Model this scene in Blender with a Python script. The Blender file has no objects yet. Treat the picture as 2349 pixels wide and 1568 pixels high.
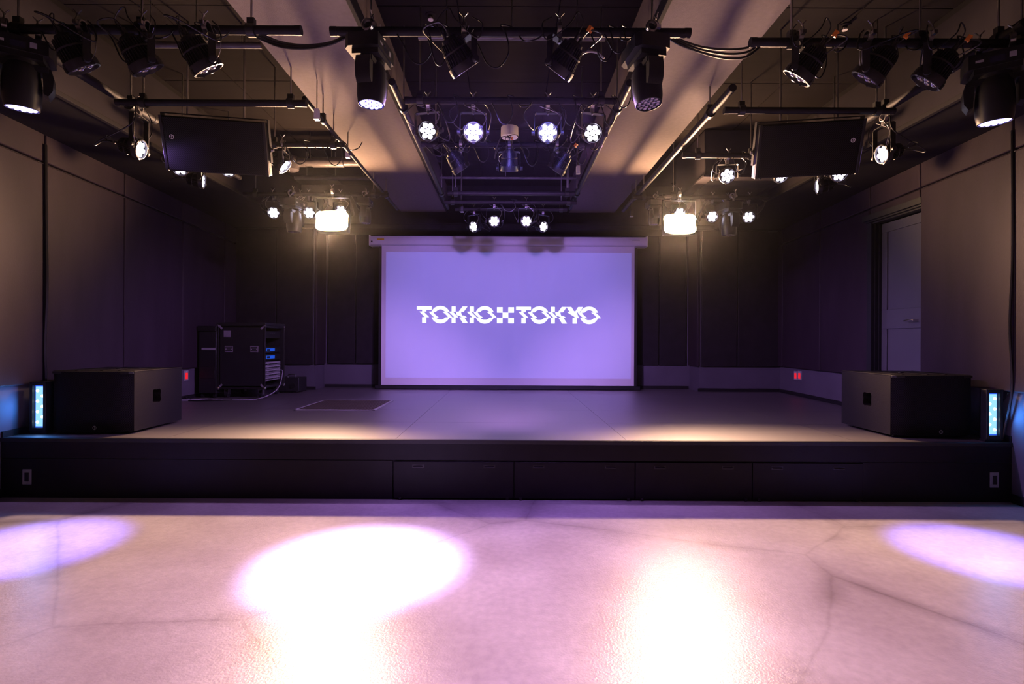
import bpy, math, random
from mathutils import Vector, Matrix, Euler
random.seed(7)
C = bpy.context.scene.collection
PI = math.pi
# ---------------------------------------------------------------- camera
FPX, PX0, PY0, ROLL, CAMZ = 1200.0, 1163.0, 781.0, math.radians(0.28), 1.25
cd = bpy.data.cameras.new('camera'); cam = bpy.data.objects.new('camera', cd); C.objects.link(cam)
cd.sensor_width = 36.0; cd.lens = FPX / 2349 * 36
cd.shift_x = (1174.5 - PX0) / 2349; cd.shift_y = (PY0 - 784) / 2349
cd.clip_start = 0.02
cam.matrix_world = Matrix.Translation((0, 0, CAMZ)) @ Matrix.Rotation(PI / 2, 4, 'X') @ Matrix.Rotation(ROLL, 4, 'Z')
bpy.context.scene.camera = cam
sc = bpy.context.scene
sc.view_settings.view_transform = 'Standard'; sc.view_settings.look = 'None'
sc.view_settings.gamma = 1.0; sc.view_settings.use_curve_mapping = False
sc.view_settings.exposure = 0.0
sc.cycles.use_denoising = True
sc.cycles.max_bounces = 4; sc.cycles.diffuse_bounces = 2; sc.cycles.glossy_bounces = 2; sc.cycles.adaptive_threshold = .03; sc.cycles.volume_bounces = 0
w = bpy.data.worlds.new('world'); sc.world = w; w.use_nodes = True
w.node_tree.nodes['Background'].inputs[0].default_value = (0.02, 0.015, 0.03, 1)
w.node_tree.nodes['Background'].inputs[1].default_value = 0.2

# light levels
P_BLIND, P_WIDE, P_HEAD, P_PAR, P_BACK = 1900, 230, 2100, 118, 390
P_FRONT = 240
WARM = (1.0, 0.58, 0.36); LAV = (0.45, 0.22, 1.0); PURP = (0.22, 0.16, 1.0); PINK = (0.52, 0.18, 0.95); BLUE = (0.05, 0.30, 1.0)

def at(px, py, Y):
    u, v = px - PX0, PY0 - py
    a = ROLL
    u, v = u * math.cos(a) - v * math.sin(a), u * math.sin(a) + v * math.cos(a)
    return Vector((u / FPX * Y, Y, CAMZ + v / FPX * Y))
def atz(px, py, Z):
    p = at(px, py, 1.0)
    return at(px, py, (Z - CAMZ) / (p.z - CAMZ))

def aimed_spot(name, loc, target, energy, col, ang, blend=.6, size=.08):
    l = bpy.data.lights.new(name, 'SPOT'); l.energy = energy; l.color = col; l.spot_size = math.radians(ang); l.spot_blend = blend; l.shadow_soft_size = size
    o = bpy.data.objects.new(name, l); C.objects.link(o); o.location = loc
    o.rotation_euler = (Vector(target) - Vector(loc)).to_track_quat('-Z', 'Y').to_euler(); return o

# ---------------------------------------------------------------- materials
def nmat(name, col, rough=0.6, metal=0.0, var=0.0, vscale=8.0, bump=0.0, bscale=60.0, stretch=(1, 1, 1), spec=0.5, emit=None, estr=0.0, rvar=0.0, coat=0.0):
    m = bpy.data.materials.new(name); m.use_nodes = True
    nt = m.node_tree; b = nt.nodes['Principled BSDF']
    b.inputs['Base Color'].default_value = (*col, 1); b.inputs['Roughness'].default_value = rough
    b.inputs['Metallic'].default_value = metal; b.inputs['Specular IOR Level'].default_value = spec
    if coat: b.inputs['Coat Weight'].default_value = coat; b.inputs['Coat Roughness'].default_value = .52 if coat > .6 else .05; b.inputs['Coat IOR'].default_value = 2.0 if coat > .6 else 1.5
    if emit: b.inputs['Emission Color'].default_value = (*emit, 1); b.inputs['Emission Strength'].default_value = estr
    tc = nt.nodes.new('ShaderNodeTexCoord'); mp = nt.nodes.new('ShaderNodeMapping'); mp.inputs['Scale'].default_value = stretch
    nt.links.new(tc.outputs['Object'], mp.inputs[0])
    if var or rvar:
        n = nt.nodes.new('ShaderNodeTexNoise'); n.inputs['Scale'].default_value = vscale; n.inputs['Detail'].default_value = 6
        nt.links.new(mp.outputs[0], n.inputs['Vector'])
        r = nt.nodes.new('ShaderNodeValToRGB'); r.color_ramp.elements[0].position = .3; r.color_ramp.elements[1].position = .7
        r.color_ramp.elements[0].color = (*[c * (1 - var) for c in col], 1); r.color_ramp.elements[1].color = (*[min(1, c * (1 + var)) for c in col], 1)
        nt.links.new(n.outputs['Fac'], r.inputs[0]); nt.links.new(r.outputs[0], b.inputs['Base Color'])
        if rvar:
            mr = nt.nodes.new('ShaderNodeMapRange'); mr.inputs['To Min'].default_value = rough - rvar; mr.inputs['To Max'].default_value = rough + rvar
            nt.links.new(n.outputs['Fac'], mr.inputs[0]); nt.links.new(mr.outputs[0], b.inputs['Roughness'])
    if bump:
        n2 = nt.nodes.new('ShaderNodeTexNoise'); n2.inputs['Scale'].default_value = bscale; n2.inputs['Detail'].default_value = 4
        nt.links.new(mp.outputs[0], n2.inputs['Vector'])
        bp = nt.nodes.new('ShaderNodeBump'); bp.inputs['Strength'].default_value = bump; bp.inputs['Distance'].default_value = .004
        nt.links.new(n2.outputs['Fac'], bp.inputs['Height']); nt.links.new(bp.outputs[0], b.inputs['Normal'])
    return m
def emat(name, col, s):
    m = bpy.data.materials.new(name); m.use_nodes = True; nt = m.node_tree
    nt.nodes.remove(nt.nodes['Principled BSDF']); e = nt.nodes.new('ShaderNodeEmission')
    e.inputs[0].default_value = (*col, 1); e.inputs[1].default_value = s
    nt.links.new(e.outputs[0], nt.nodes['Material Output'].inputs[0]); return m
M = {}
M['cloth'] = nmat('wall_fabric', (.034, .022, .034), .6, var=.16, vscale=5, bump=.25, bscale=240, stretch=(1, 1, .25), spec=.25)
M['cloth_dark'] = nmat('wall_fabric_back', (.022, .019, .024), .8, spec=.15, var=.12, bump=.25, bscale=240)
M['lower'] = nmat('grey_wall_paint', (.12, .11, .14), .7, spec=.2, var=.08, vscale=3, bump=.1)
M['shell'] = nmat('dark_shell', (.02, .018, .02), .95, spec=.05, var=.1)
M['kick'] = nmat('black_skirting', (.012, .012, .014), .5, var=.1)
M['ceil'] = nmat('ceiling_paint', (.019, .016, .017), .95, spec=.06, var=.1, vscale=4, bump=.1, stretch=(.4, 3, 1))
M['beam'] = nmat('beam_cloth', (.15, .125, .13), .9, spec=.1, var=.06, vscale=30, bump=.35, bscale=200)
M['soffit'] = nmat('soffit_paint', (.018, .016, .018), .9, spec=.1, var=.1)
M['soffit_face'] = nmat('soffit_side', (.03, .026, .032), .95, spec=.05, var=.1, vscale=3)
M['black'] = nmat('black_metal', (.012, .012, .013), .42, var=.2, vscale=20)
M['blackp'] = nmat('black_plastic', (.014, .014, .016), .5, var=.15)
M['pipe'] = nmat('painted_pipe', (.014, .012, .015), .6, var=.2, vscale=14, spec=.2)
M['fin'] = nmat('fixture_fins', (.035, .033, .036), .38, metal=.5, var=.1)
M['chrome'] = nmat('chrome', (.75, .75, .78), .18, metal=1, var=.05)
M['steel'] = nmat('brushed_steel', (.45, .44, .46), .35, metal=1, var=.1)
M['cable'] = nmat('cable_rubber', (.012, .012, .014), .35, var=.1)
M['cabw'] = nmat('pale_cable', (.35, .33, .38), .4, var=.1)
M['white'] = nmat('white_plastic', (.75, .73, .76), .4, var=.03)
M['grey'] = nmat('grey_plastic', (.35, .34, .37), .45, var=.05)
M['tex'] = nmat('textured_cabinet_paint', (.013, .011, .012), .55, var=.45, vscale=260, bump=.6, bscale=420, spec=.2)
M['orange'] = nmat('orange_tag', (.8, .25, .04), .5, var=.05)
M['yellow'] = nmat('yellow_sticker', (.7, .42, .02), .5, var=.1, vscale=60)
M['door'] = nmat('door_paint', (.10, .10, .12), .38, var=.06, vscale=2, bump=.05)
M['brass'] = nmat('satin_handle', (.8, .75, .7), .25, metal=1, var=.03)
M['duct'] = nmat('insulated_duct', (.10, .09, .10), .4, metal=.3, var=.2, vscale=12, bump=.8, bscale=25)
M['red'] = nmat('red_pilot', (.8, .02, .02), .4, var=.05, emit=(1, .02, .03), estr=.7)
M['bluelcd'] = nmat('blue_panel', (.01, .12, .6), .4, var=.05, emit=(.02, .16, .9), estr=.35)
M['glass'] = nmat('dark_lens', (.03, .03, .05), .08, var=.1, spec=.8, coat=.5)
M['mirror'] = nmat('unlit_lens', (.35, .33, .38), .12, metal=.8, var=.1)
M['wire'] = nmat('grating_wire', (.12, .10, .08), .5, metal=.3, var=.1)
M['void'] = nmat('void_black', (.004, .004, .004), .9, var=.1)
M['led'] = emat('led_lens', (.86, .78, 1.0), 14)
M['led_hot'] = emat('led_lens_hot', (.85, .75, 1.0), 60)
M['led_p'] = emat('head_led', (.42, .36, 1.0), 3.5)
M['led_pd'] = emat('head_ring', (.16, .10, 1.0), 1.1)
M['warm'] = emat('warm_lamp', (1.0, .78, .45), 60)
M['warm_ref'] = emat('glare_fill', (1.0, .66, .26), 4)
M['dish'] = nmat('zinc_hardware', (.34, .31, .36), .4, metal=.3, var=.15)
M['stro'] = emat('strobe_panel', (.25, .55, 1.0), 1.5)
M['stro_led'] = emat('strobe_led', (.75, .95, 1.0), 3.0)
M['strob'] = emat('strobe_border', (.03, .12, .9), 1.0)

def concrete():
    m = nmat('polished_concrete', (.42, .40, .40), .31)
    nt = m.node_tree; b = nt.nodes['Principled BSDF']; L = nt.links.new
    tc = nt.nodes.new('ShaderNodeTexCoord')
    def noise(s, d=6, dist=0):
        n = nt.nodes.new('ShaderNodeTexNoise'); n.inputs['Scale'].default_value = s; n.inputs['Detail'].default_value = d
        n.inputs['Distortion'].default_value = dist; L(tc.outputs['Object'], n.inputs['Vector']); return n
    def mix(a, bb, f, bt='MULTIPLY'):
        x = nt.nodes.new('ShaderNodeMixRGB'); x.blend_type = bt; L(a, x.inputs[1]); 
        if isinstance(bb, tuple): x.inputs[2].default_value = bb
        else: L(bb, x.inputs[2])
        if isinstance(f, float): x.inputs[0].default_value = f
        else: L(f, x.inputs[0])
        return x.outputs[0]
    def ramp(src, p0, c0, p1, c1):
        r = nt.nodes.new('ShaderNodeValToRGB'); r.color_ramp.elements[0].position = p0; r.color_ramp.elements[1].position = p1
        r.color_ramp.elements[0].color = (*c0, 1); r.color_ramp.elements[1].color = (*c1, 1); L(src, r.inputs[0]); return r.outputs[0]
    base = ramp(noise(1.4, 8).outputs['Fac'], .32, (.34, .31, .31), .68, (.50, .48, .48))
    fine = ramp(noise(26, 8).outputs['Fac'], .3, (.82, .82, .82), .7, (1, 1, 1))
    c = mix(base, fine, 1.0)
    # hairline cracks and dark trowel stains
    vo = nt.nodes.new('ShaderNodeTexVoronoi'); vo.feature = 'DISTANCE_TO_EDGE'; vo.voronoi_dimensions = '2D'; vo.inputs['Scale'].default_value = .55
    nz = noise(1.6, 3); mx = nt.nodes.new('ShaderNodeMixRGB'); mx.inputs[0].default_value = .10
    L(tc.outputs['Object'], mx.inputs[1]); L(nz.outputs['Color'], mx.inputs[2]); L(mx.outputs[0], vo.inputs['Vector'])
    crack = ramp(vo.outputs['Distance'], .0, (.60, .58, .58), .006, (1, 1, 1))
    c = mix(c, crack, .4)
    band = ramp(vo.outputs['Distance'], .0, (.62, .58, .60), .05, (1, 1, 1))
    c = mix(c, band, ramp(noise(1.7, 4).outputs['Fac'], .42, (0, 0, 0), .62, (.9, .9, .9)))
    st = ramp(noise(.9, 6).outputs['Fac'], .52, (1, 1, 1), .75, (.70, .66, .66))
    c = mix(c, st, .6)
    L(c, b.inputs['Base Color'])
    bp = nt.nodes.new('ShaderNodeBump'); bp.inputs['Strength'].default_value = .3; bp.inputs['Distance'].default_value = .004
    L(noise(90, 8).outputs['Fac'], bp.inputs['Height']); L(bp.outputs[0], b.inputs['Normal'])
    return m
M['floor'] = concrete()
M['stage'] = nmat('stage_sheet', (.080, .064, .064), .42, var=.22, vscale=6, bump=.25, bscale=30, stretch=(.35, 5, 1), rvar=.05, spec=1.0, coat=1.0)
M['front'] = nmat('stage_front_paint', (.012, .010, .014), .45, spec=.2, var=.15, vscale=6, bump=.1)

def grille_mat(name, col, scale, dark=.05):
    m = nmat(name, col, .75, spec=.15); nt = m.node_tree; b = nt.nodes['Principled BSDF']; L = nt.links.new
    tc = nt.nodes.new('ShaderNodeTexCoord'); vo = nt.nodes.new('ShaderNodeTexVoronoi'); vo.voronoi_dimensions = '2D'
    vo.inputs['Scale'].default_value = scale; vo.inputs['Randomness'].default_value = 0.0
    mp = nt.nodes.new('ShaderNodeMapping'); mp.inputs['Rotation'].default_value = (-PI / 2, 0, PI / 4)
    L(tc.outputs['Object'], mp.inputs[0]); L(mp.outputs[0], vo.inputs['Vector'])
    r = nt.nodes.new('ShaderNodeValToRGB'); r.color_ramp.elements[0].position = .38; r.color_ramp.elements[1].position = .46
    r.color_ramp.elements[0].color = (*[c * dark for c in col], 1); r.color_ramp.elements[1].color = (*col, 1)
    L(vo.outputs['Distance'], r.inputs[0]); L(r.outputs[0], b.inputs['Base Color'])
    bp = nt.nodes.new('ShaderNodeBump'); bp.inputs['Strength'].default_value = .7; bp.inputs['Distance'].default_value = .002
    L(r.outputs[0], bp.inputs['Height']); L(bp.outputs[0], b.inputs['Normal'])
    return m
M['grille'] = grille_mat('perforated_grille', (.020, .018, .021), 105)

def lin(c): return tuple((x / 255) ** 2.2 for x in c)

# ---------------------------------------------------------------- mesh helpers
class MB:
    def __init__(s): s.v = []; s.f = []
    def add(s, vs, fs, mat=None):
        n = len(s.v); s.v += [tuple(mat @ Vector(v)) if mat else tuple(v) for v in vs]
        s.f += [tuple(n + i for i in f) for f in fs]; return s
    def box(s, x0, x1, y0, y1, z0, z1, mat=None):
        return s.add([(x0, y0, z0), (x1, y0, z0), (x1, y1, z0), (x0, y1, z0), (x0, y0, z1), (x1, y0, z1), (x1, y1, z1), (x0, y1, z1)],
                     [(0, 3, 2, 1), (4, 5, 6, 7), (0, 1, 5, 4), (1, 2, 6, 5), (2, 3, 7, 6), (3, 0, 4, 7)], mat)
    def prism(s, pts, z0, z1, mat=None):
        n = len(pts)
        a = sum(pts[i][0] * pts[(i + 1) % n][1] - pts[(i + 1) % n][0] * pts[i][1] for i in range(n))
        if a < 0: pts = pts[::-1]
        return s.add([(p[0], p[1], z0) for p in pts] + [(p[0], p[1], z1) for p in pts],
                     [tuple(range(n))[::-1], tuple(range(n, 2 * n))] + [(i, (i + 1) % n, n + (i + 1) % n, n + i) for i in range(n)], mat)
    def lathe(s, prof, n=24, mat=None, cap=True):      # prof [(r,z)] about Z
        vs = []; fs = []
        for r, z in prof:
            for k in range(n):
                a = 2 * PI * k / n; vs.append((r * math.cos(a), r * math.sin(a), z))
        for i in range(len(prof) - 1):
            for k in range(n):
                fs.append((i * n + k, i * n + (k + 1) % n, (i + 1) * n + (k + 1) % n, (i + 1) * n + k))
        if cap:
            fs.append(tuple(range(n))[::-1]); fs.append(tuple((len(prof) - 1) * n + k for k in range(n)))
        return s.add(vs, fs, mat)
    def cyl(s, a, b, r, n=12, r2=None):
        a = Vector(a); b = Vector(b); d = b - a
        q = d.to_track_quat('Z', 'Y').to_matrix().to_4x4()
        return s.lathe([(r, 0), (r if r2 is None else r2, d.length)], n, Matrix.Translation(a) @ q)
    def tube(s, pts, r, n=6):
        pts = [Vector(p) for p in pts]; m = len(pts); vs = []; fs = []
        up = Vector((0, 0, 1)); prev = None
        for i, p in enumerate(pts):
            d = (pts[min(i + 1, m - 1)] - pts[max(i - 1, 0)]).normalized()
            x = d.cross(up if prev is None else prev)
            if x.length < 1e-3: x = d.cross(Vector((1, 0, 0)))
            x.normalize(); y = d.cross(x).normalized(); prev = -y if prev is None else prev
            if prev is not None: prev = (x.cross(d)).normalized()
            for k in range(n):
                a = 2 * PI * k / n; vs.append(p + x * (r * math.cos(a)) + y * (r * math.sin(a)))
        for i in range(m - 1):
            for k in range(n): fs.append((i * n + k, i * n + (k + 1) % n, (i + 1) * n + (k + 1) % n, (i + 1) * n + k))
        fs.append(tuple(range(n))[::-1]); fs.append(tuple((m - 1) * n + k for k in range(n)))
        return s.add(vs, fs)
    def mesh(s, name, mat, smooth=True):
        me = bpy.data.meshes.new(name); me.from_pydata(s.v, [], s.f); me.update()
        import bmesh
        bm = bmesh.new(); bm.from_mesh(me); bmesh.ops.recalc_face_normals(bm, faces=bm.faces); bm.to_mesh(me); bm.free()
        me.materials.append(mat)
        if smooth:
            me.polygons.foreach_set('use_smooth', [True] * len(me.polygons)); me.set_sharp_from_angle(angle=math.radians(35))
        return me
    def build(s, name, mat, parent=None, bevel=0, loc=None, rot=None):
        return link(name, s.mesh(name, mat), parent, bevel, loc, rot)
def link(name, me, parent=None, bevel=0, loc=None, rot=None):
    o = bpy.data.objects.new(name, me); C.objects.link(o)
    if parent: o.parent = parent
    if loc is not None: o.location = loc
    if rot is not None: o.rotation_euler = rot
    if bevel:
        b = o.modifiers.new('bevel', 'BEVEL'); b.width = bevel; b.segments = 2; b.limit_method = 'ANGLE'; b.angle_limit = math.radians(40)
    return o
def thing(name, label, cat, loc=(0, 0, 0), rot=(0, 0, 0), group=None):
    o = bpy.data.objects.new(name, None); C.objects.link(o); o.location = loc; o.rotation_euler = rot; o.empty_display_size = .1
    o['label'] = label; o['category'] = cat
    if group: o['group'] = group
    return o
def tag(o, label, cat, group=None):
    o['label'] = label; o['category'] = cat
    if group: o['group'] = group
    return o
def struct(name, mb, mat, parent=None, bevel=0):
    o = mb.build(name, mat, parent, bevel)
    if not parent: o['kind'] = 'structure'
    return o
def smooth_path(pts, n=6):
    pts = [Vector(p) for p in pts]; out = []
    P = [pts[0] * 2 - pts[1]] + pts + [pts[-1] * 2 - pts[-2]]
    for i in range(1, len(P) - 2):
        for k in range(n):
            t = k / n; a, b, c, d = P[i - 1], P[i], P[i + 1], P[i + 2]
            out.append(.5 * ((2 * b) + (c - a) * t + (2 * a - 5 * b + 4 * c - d) * t * t + (3 * b - a - 3 * c + d) * t ** 3))
    out.append(pts[-1]); return out
def light(kind, name, loc, parent=None, energy=10, col=(1, 1, 1), size=.05, spot=None, blend=.5, rot=None):
    l = bpy.data.lights.new(name, kind); l.energy = energy; l.color = col
    if kind == 'AREA': l.shape = 'DISK'; l.size = size
    else: l.shadow_soft_size = size
    if spot: l.spot_size = math.radians(spot); l.spot_blend = blend
    o = bpy.data.objects.new(name, l); C.objects.link(o); o.location = loc
    if parent: o.parent = parent
    if rot is not None: o.rotation_euler = rot
    return o

# ---------------------------------------------------------------- room shell
STZ, YF, YB, ZC = .467, 4.11, 8.65, 3.65
def wx(Y): return 3.655 + .0767 * Y                # side walls open out slightly towards the back
Y0 = -3.0
fl = struct('floor', MB().box(-4.6, 4.6, Y0 - .1, YB + .4, -.15, 0), M['floor'])
struct('wall_front', MB().box(-4.6, 4.6, Y0 - .15, Y0, 0, ZC), M['shell'])
ce = struct('ceiling', MB().box(-4.8, 4.8, Y0 - .1, YB + .4, ZC + .02, ZC + .15), M['shell'])
ys = [3.76 + 1.1 * k for k in range(-2, 5)]
cache = {}
for yy in ys:
    for k in range(-6, 6):
        x = .365 + .73 * k; y1 = min(yy + 1.1, YB)
        key = round(y1 - yy, 3)
        if key not in cache: cache[key] = MB().box(.005, .725, .005, key - .005, 0, .02).mesh('ceiling_panel', M['ceil'])
        link('ceiling_panel', cache[key], ce, loc=(x, yy, ZC))
# side walls
def wall_side(side, seams, door=None):
    s = -1 if side == 'left' else 1
    def q(y0, y1, d0, d1): return [(s * (wx(y0) - d0), y0), (s * (wx(y1) - d0), y1), (s * (wx(y1) - d1), y1), (s * (wx(y0) - d1), y0)]
    mb = MB(); lo = MB()
    if door:
        dy0, dy1, dz = door
        mb.prism(q(Y0, dy0, -.35, 0), 0, ZC + .1); mb.prism(q(dy1, YB + .3, -.35, 0), 0, ZC + .1)
        mb.prism(q(dy0, dy1, -.35, 0), dz, ZC + .1); mb.prism(q(dy0, dy1, -.35, -.0), 0, STZ)
        mb.prism(q(dy0 - .1, dy1 + .1, -.45, -.35), 0, ZC)
    else: mb.prism(q(Y0, YB + .3, -.3, 0), 0, ZC + .1)
    w_ = struct('wall_' + side, mb, M['lower'])
    for i in range(len(seams) - 1):
        a, b = seams[i] + .006, seams[i + 1] - .006
        if door and abs(seams[i] - door[0]) < .02:
            MB().prism(q(a, b, 0, .045), door[2] + .02, 2.74).build('wall_panel', M['cloth'], w_, .01)
        else:
            MB().prism(q(a, b, 0, .045), .87, 2.74).build('wall_panel', M['cloth'], w_, .012)
        MB().prism(q(a, b, 0, .045), 2.755, 3.06).build('wall_panel', M['cloth'], w_, .01)
    bsb = MB()
    if door: bsb.prism(q(YF, dy0, 0, .012), STZ, STZ + .05); bsb.prism(q(dy1, YB, 0, .012), STZ, STZ + .05)
    else: bsb.prism(q(YF, YB, 0, .012), STZ, STZ + .05)
    bsb.prism(q(Y0, YF, 0, .012), 0, .07)
    struct('baseboard_' + side, bsb, M['kick'])
    # soffit along the side wall
    sf = struct('trim_1' if s < 0 else 'trim_2', MB().prism([(s * 3.2, Y0), (s * 3.2, YB), (s * 4.6, YB), (s * 4.6, Y0)], 2.985, ZC + .02), M['soffit'])
    MB().prism([(s * 3.19, Y0 + .5), (s * 3.19, YB - .7), (s * 3.2, YB - .7), (s * 3.2, Y0 + .5)], 3.0, 3.6).build('face_board', M['soffit_face'], sf)
    MB().prism([(s * 3.17, Y0 + .5), (s * 3.17, YB - .7), (s * 3.21, YB - .7), (s * 3.21, Y0 + .5)], 2.965, 3.0).build('edge_strip', M['soffit'], sf, .004)
    return w_, q
wl, ql = wall_side('left', [-1.2, -.1, 1.0, 2.2, 3.35, 4.47, 5.51, 6.64, 7.79, 8.45])
wr, qr = wall_side('right', [-1.2, -.1, 1.0, 2.0, 3.0, 4.06, 5.07, 5.86, 6.93, 8.04, 8.45], door=(5.07, 5.86, 2.63))
# door in its deep reveal
dX = wx(5.5) + .08
dr = MB().box(-.02, .02, 0, .74, 0, 2.08).build('door_1', M['door'], loc=(dX + .03, 5.085, STZ + .012)); dr['kind'] = 'structure'
ms = M['door']
for (a, b, c, d) in ((0, .74, 1.98, 2.08), (0, .74, .92, 1.13), (0, .74, 0, .12), (0, .10, .12, .92), (.64, .74, .12, .92), (0, .10, 1.13, 1.98), (.64, .74, 1.13, 1.98)):
    MB().box(-.034, -.02, a, b, c, d).build('rail' if b - a > .5 else 'stile', ms, dr, .003)
h = MB(); h.cyl((-.018, .205, 1.0), (-.085, .205, 1.0), .011); h.tube(smooth_path([(-.083, .205, 1.0), (-.088, .225, 1.002), (-.088, .27, .999), (-.086, .315, .994)]), .010, 8)
h.build('door_handle', M['brass'], dr)
fr = MB()
for k, (dd, tt) in enumerate(((.0, .03), (.035, .045), (.07, .06))):
    xx0, xx1 = wx(5.86) + dd - .05, wx(5.86) + dd - .015
    fr.box(xx0, xx1, 5.86 - tt, 5.90, STZ, 2.63 - tt); fr.box(wx(5.1) + dd - .05, xx1, 5.06, 5.90, 2.63 - tt, 2.66)
struct('trim_3', fr, M['kick'])
# back wall with pilasters
bw = struct('wall_back', MB().box(-4.6, 4.6, YB, YB + .15, 0, ZC + .1).box(-4.6, -3.02, 8.22, YB + .1, 0, ZC + .1).box(3.02, 4.6, 8.22, YB + .1, 0, ZC + .1), M['lower'])
for a, b in ((-4.28, -3.62), (-3.61, -3.04), (3.04, 3.6), (3.61, 4.28)):
    MB().box(a, b, 8.18, 8.22, .86, 2.99).build('wall_panel', M['cloth_dark'], bw, .01)
for a, b in ((-2.95, -2.5), (-2.49, -1.6), (-1.59, -.7), (-.69, .2), (.21, 1.1), (1.11, 2.0), (2.01, 2.5), (2.51, 2.95)):
    MB().box(a, b, YB - .04, YB, .86, 2.99).build('wall_panel', M['cloth_dark'], bw, .01)
for s in (-1, 1):
    x0, x1 = sorted((s * 2.98, s * 3.02))
    MB().box(x0, x1, 8.2, YB - .04, .86, 2.99).build('wall_panel', M['cloth'], bw, .008)
struct('baseboard_back', MB().box(-3.0, 3.0, YB - .015, YB, STZ, STZ + .05).box(-4.4, -3.0, 8.205, 8.22, STZ, STZ + .05).box(3.0, 4.4, 8.205, 8.22, STZ, STZ + .05), M['kick'])
struct('trim_4', MB().box(-4.5, 4.5, 8.1, YB, 2.98, ZC), M['soffit'])        # header over the screen
struct('trim_5', MB().box(-4.3, 4.3, 8.075, 8.1, 3.04, 3.065), M['soffit'])
# two pale fabric bulkheads running from the audience to the stage back
for i, s in enumerate((-1, 1)):
    x0, x1 = sorted((s * .945, s * 1.65))
    bo = struct('trim_%d' % (6 + i), MB().box(x0, x1, Y0, 8.1, 3.235, ZC + .02), M['beam'])
    e0, e1 = sorted((s * .915, s * .945))
    MB().box(e0, e1, Y0, 8.1, 3.215, 3.30).build('edge_strip', M['soffit'], bo, .004)

# ---------------------------------------------------------------- stage
stg = struct('floor_stage', MB().box(-4.45, 4.45, YF + .02, YB, 0, STZ - .012), M['front'])
stg.name = 'stage_platform'
xs = [-4.3, -2.70, -.88, .95, 2.77, 4.3]; yrow = [YF + .03, 5.0, 5.91, 6.82, 7.73, YB]
GX0, GX1, GY0, GY1 = -2.36, -1.46, 5.79, 6.74
for i in range(5):
    for j in range(5):
        a, b, c, d = xs[i] + .0015, xs[i + 1] - .0015, yrow[j] + .0015, yrow[j + 1] - .0015
        lim = lambda y: wx(y) + .02
        pts = [(max(a, -lim(c)), c), (min(b, lim(c)), c), (min(b, lim(d)), d), (max(a, -lim(d)), d)]
        MB().prism(pts, STZ - .012, STZ).build('stage_sheet', M['stage'], stg)
MB().box(-4.0, 4.0, YF - .01, YF + .03, STZ - .03, STZ + .002).build('edge_nosing', M['kick'], stg, .003)
MB().box(-4.0, 4.0, YF, YF + .02, .31, STZ - .03).build('fascia_board', M['front'], stg)
MB().box(-4.0, -.895, YF, YF + .02, 0.0, .305).build('fascia_board', M['front'], stg)
MB().box(2.80, 4.0, YF, YF + .02, 0.0, .305).build('fascia_board', M['front'], stg)
hx = [-.885, .06, 1.01, 1.93, 2.80]
for i in range(4):
    a, b = hx[i] + .003, hx[i + 1] - .003
    hp = MB().box(a, b, YF - .008, YF + .014, .012, .300).build('hatch_panel', M['front'], stg, .003)
    for xx in (a + .19, b - .19):
        g = MB(); g.tube(smooth_path([(xx - .035, YF - .006, .262), (xx - .033, YF - .022, .262), (xx, YF - .026, .262), (xx + .033, YF - .022, .262), (xx + .035, YF - .006, .262)], 4), .004, 6)
        g.box(xx - .045, xx + .045, YF - .011, YF - .008, .250, .274)
        g.build('handle', M['fin'], hp)
    fb = MB()
    for xx in (a + .05, b - .05): fb.box(xx - .01, xx + .01, YF - .016, YF - .006, 0.0, .022)
    fb.build('hinge', M['fin'], hp)

def outlet(px, py, label):
    p = at(px, py, YF)
    t = thing('wall_outlet', label, 'outlet', (p.x, YF, p.z), group='outlets on the stage front')
    MB().box(-.035, .035, -.007, 0, -.06, .06).build('plate', M['grey'], t, .003)
    MB().box(-.017, .017, -.010, -.006, -.035, .035).build('socket', M['blackp'], t, .002)
    for z in (-.05, .05): MB().cyl((0, -.006, z), (0, -.009, z), .004, 8).build('screw', M['steel'], t)
outlet(63, 1093, 'grey power outlet on the black stage front below the left subwoofer')
outlet(2280, 1100, 'grey power outlet on the black stage front below the right subwoofer')

# floor grating let into the stage
t = thing('floor_grating', 'rectangular metal mesh grating lying on the stage floor, left of the screen', 'grating', (0, 0, STZ))
g = MB()
for a in ((GX0, GX1, GY0, GY0 + .025), (GX0, GX1, GY1 - .025, GY1), (GX0, GX0 + .025, GY0, GY1), (GX1 - .025, GX1, GY0, GY1)): g.box(*a, 0, .010)
g.build('frame', M['grey'], t, .002)
MB().box(GX0 + .02, GX1 - .02, GY0 + .02, GY1 - .02, .0005, .0015).build('backing', M['void'], t)
g = MB(); n = 26
for k in range(1, n): x = GX0 + (GX1 - GX0) * k / n; g.box(x - .005, x + .005, GY0 + .02, GY1 - .02, .002, .008)
for k in range(1, n): y = GY0 + (GY1 - GY0) * k / n; g.box(GX0 + .02, GX1 - .02, y - .006, y + .006, .003, .009)
g.build('mesh_bars', M['wire'], t)

# ---------------------------------------------------------------- projection screen
SY = 8.36
tl, tr, bl, br = at(876, 562, SY), at(1456, 567, SY), at(874, 882, SY), at(1454, 885, SY)
sx0, sx1, sz0, sz1 = (tl.x + bl.x) / 2, (tr.x + br.x) / 2, (bl.z + br.z) / 2, (tl.z + tr.z) / 2
def screen_mat():
    m = nmat('screen_cloth', (.80, .78, .82), .85, spec=.1)
    return m
t = thing('projection_screen', 'large white pull-down projection screen showing white lettering on lavender', 'projection screen', (0, SY, 0))
cl = MB().box(sx0, sx1, 0, .006, sz0, sz1).build('screen_cloth', M.setdefault('screen', nmat('screen_white', (.80, .78, .82), .85, var=.02, vscale=2, spec=.1)), t)
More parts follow.
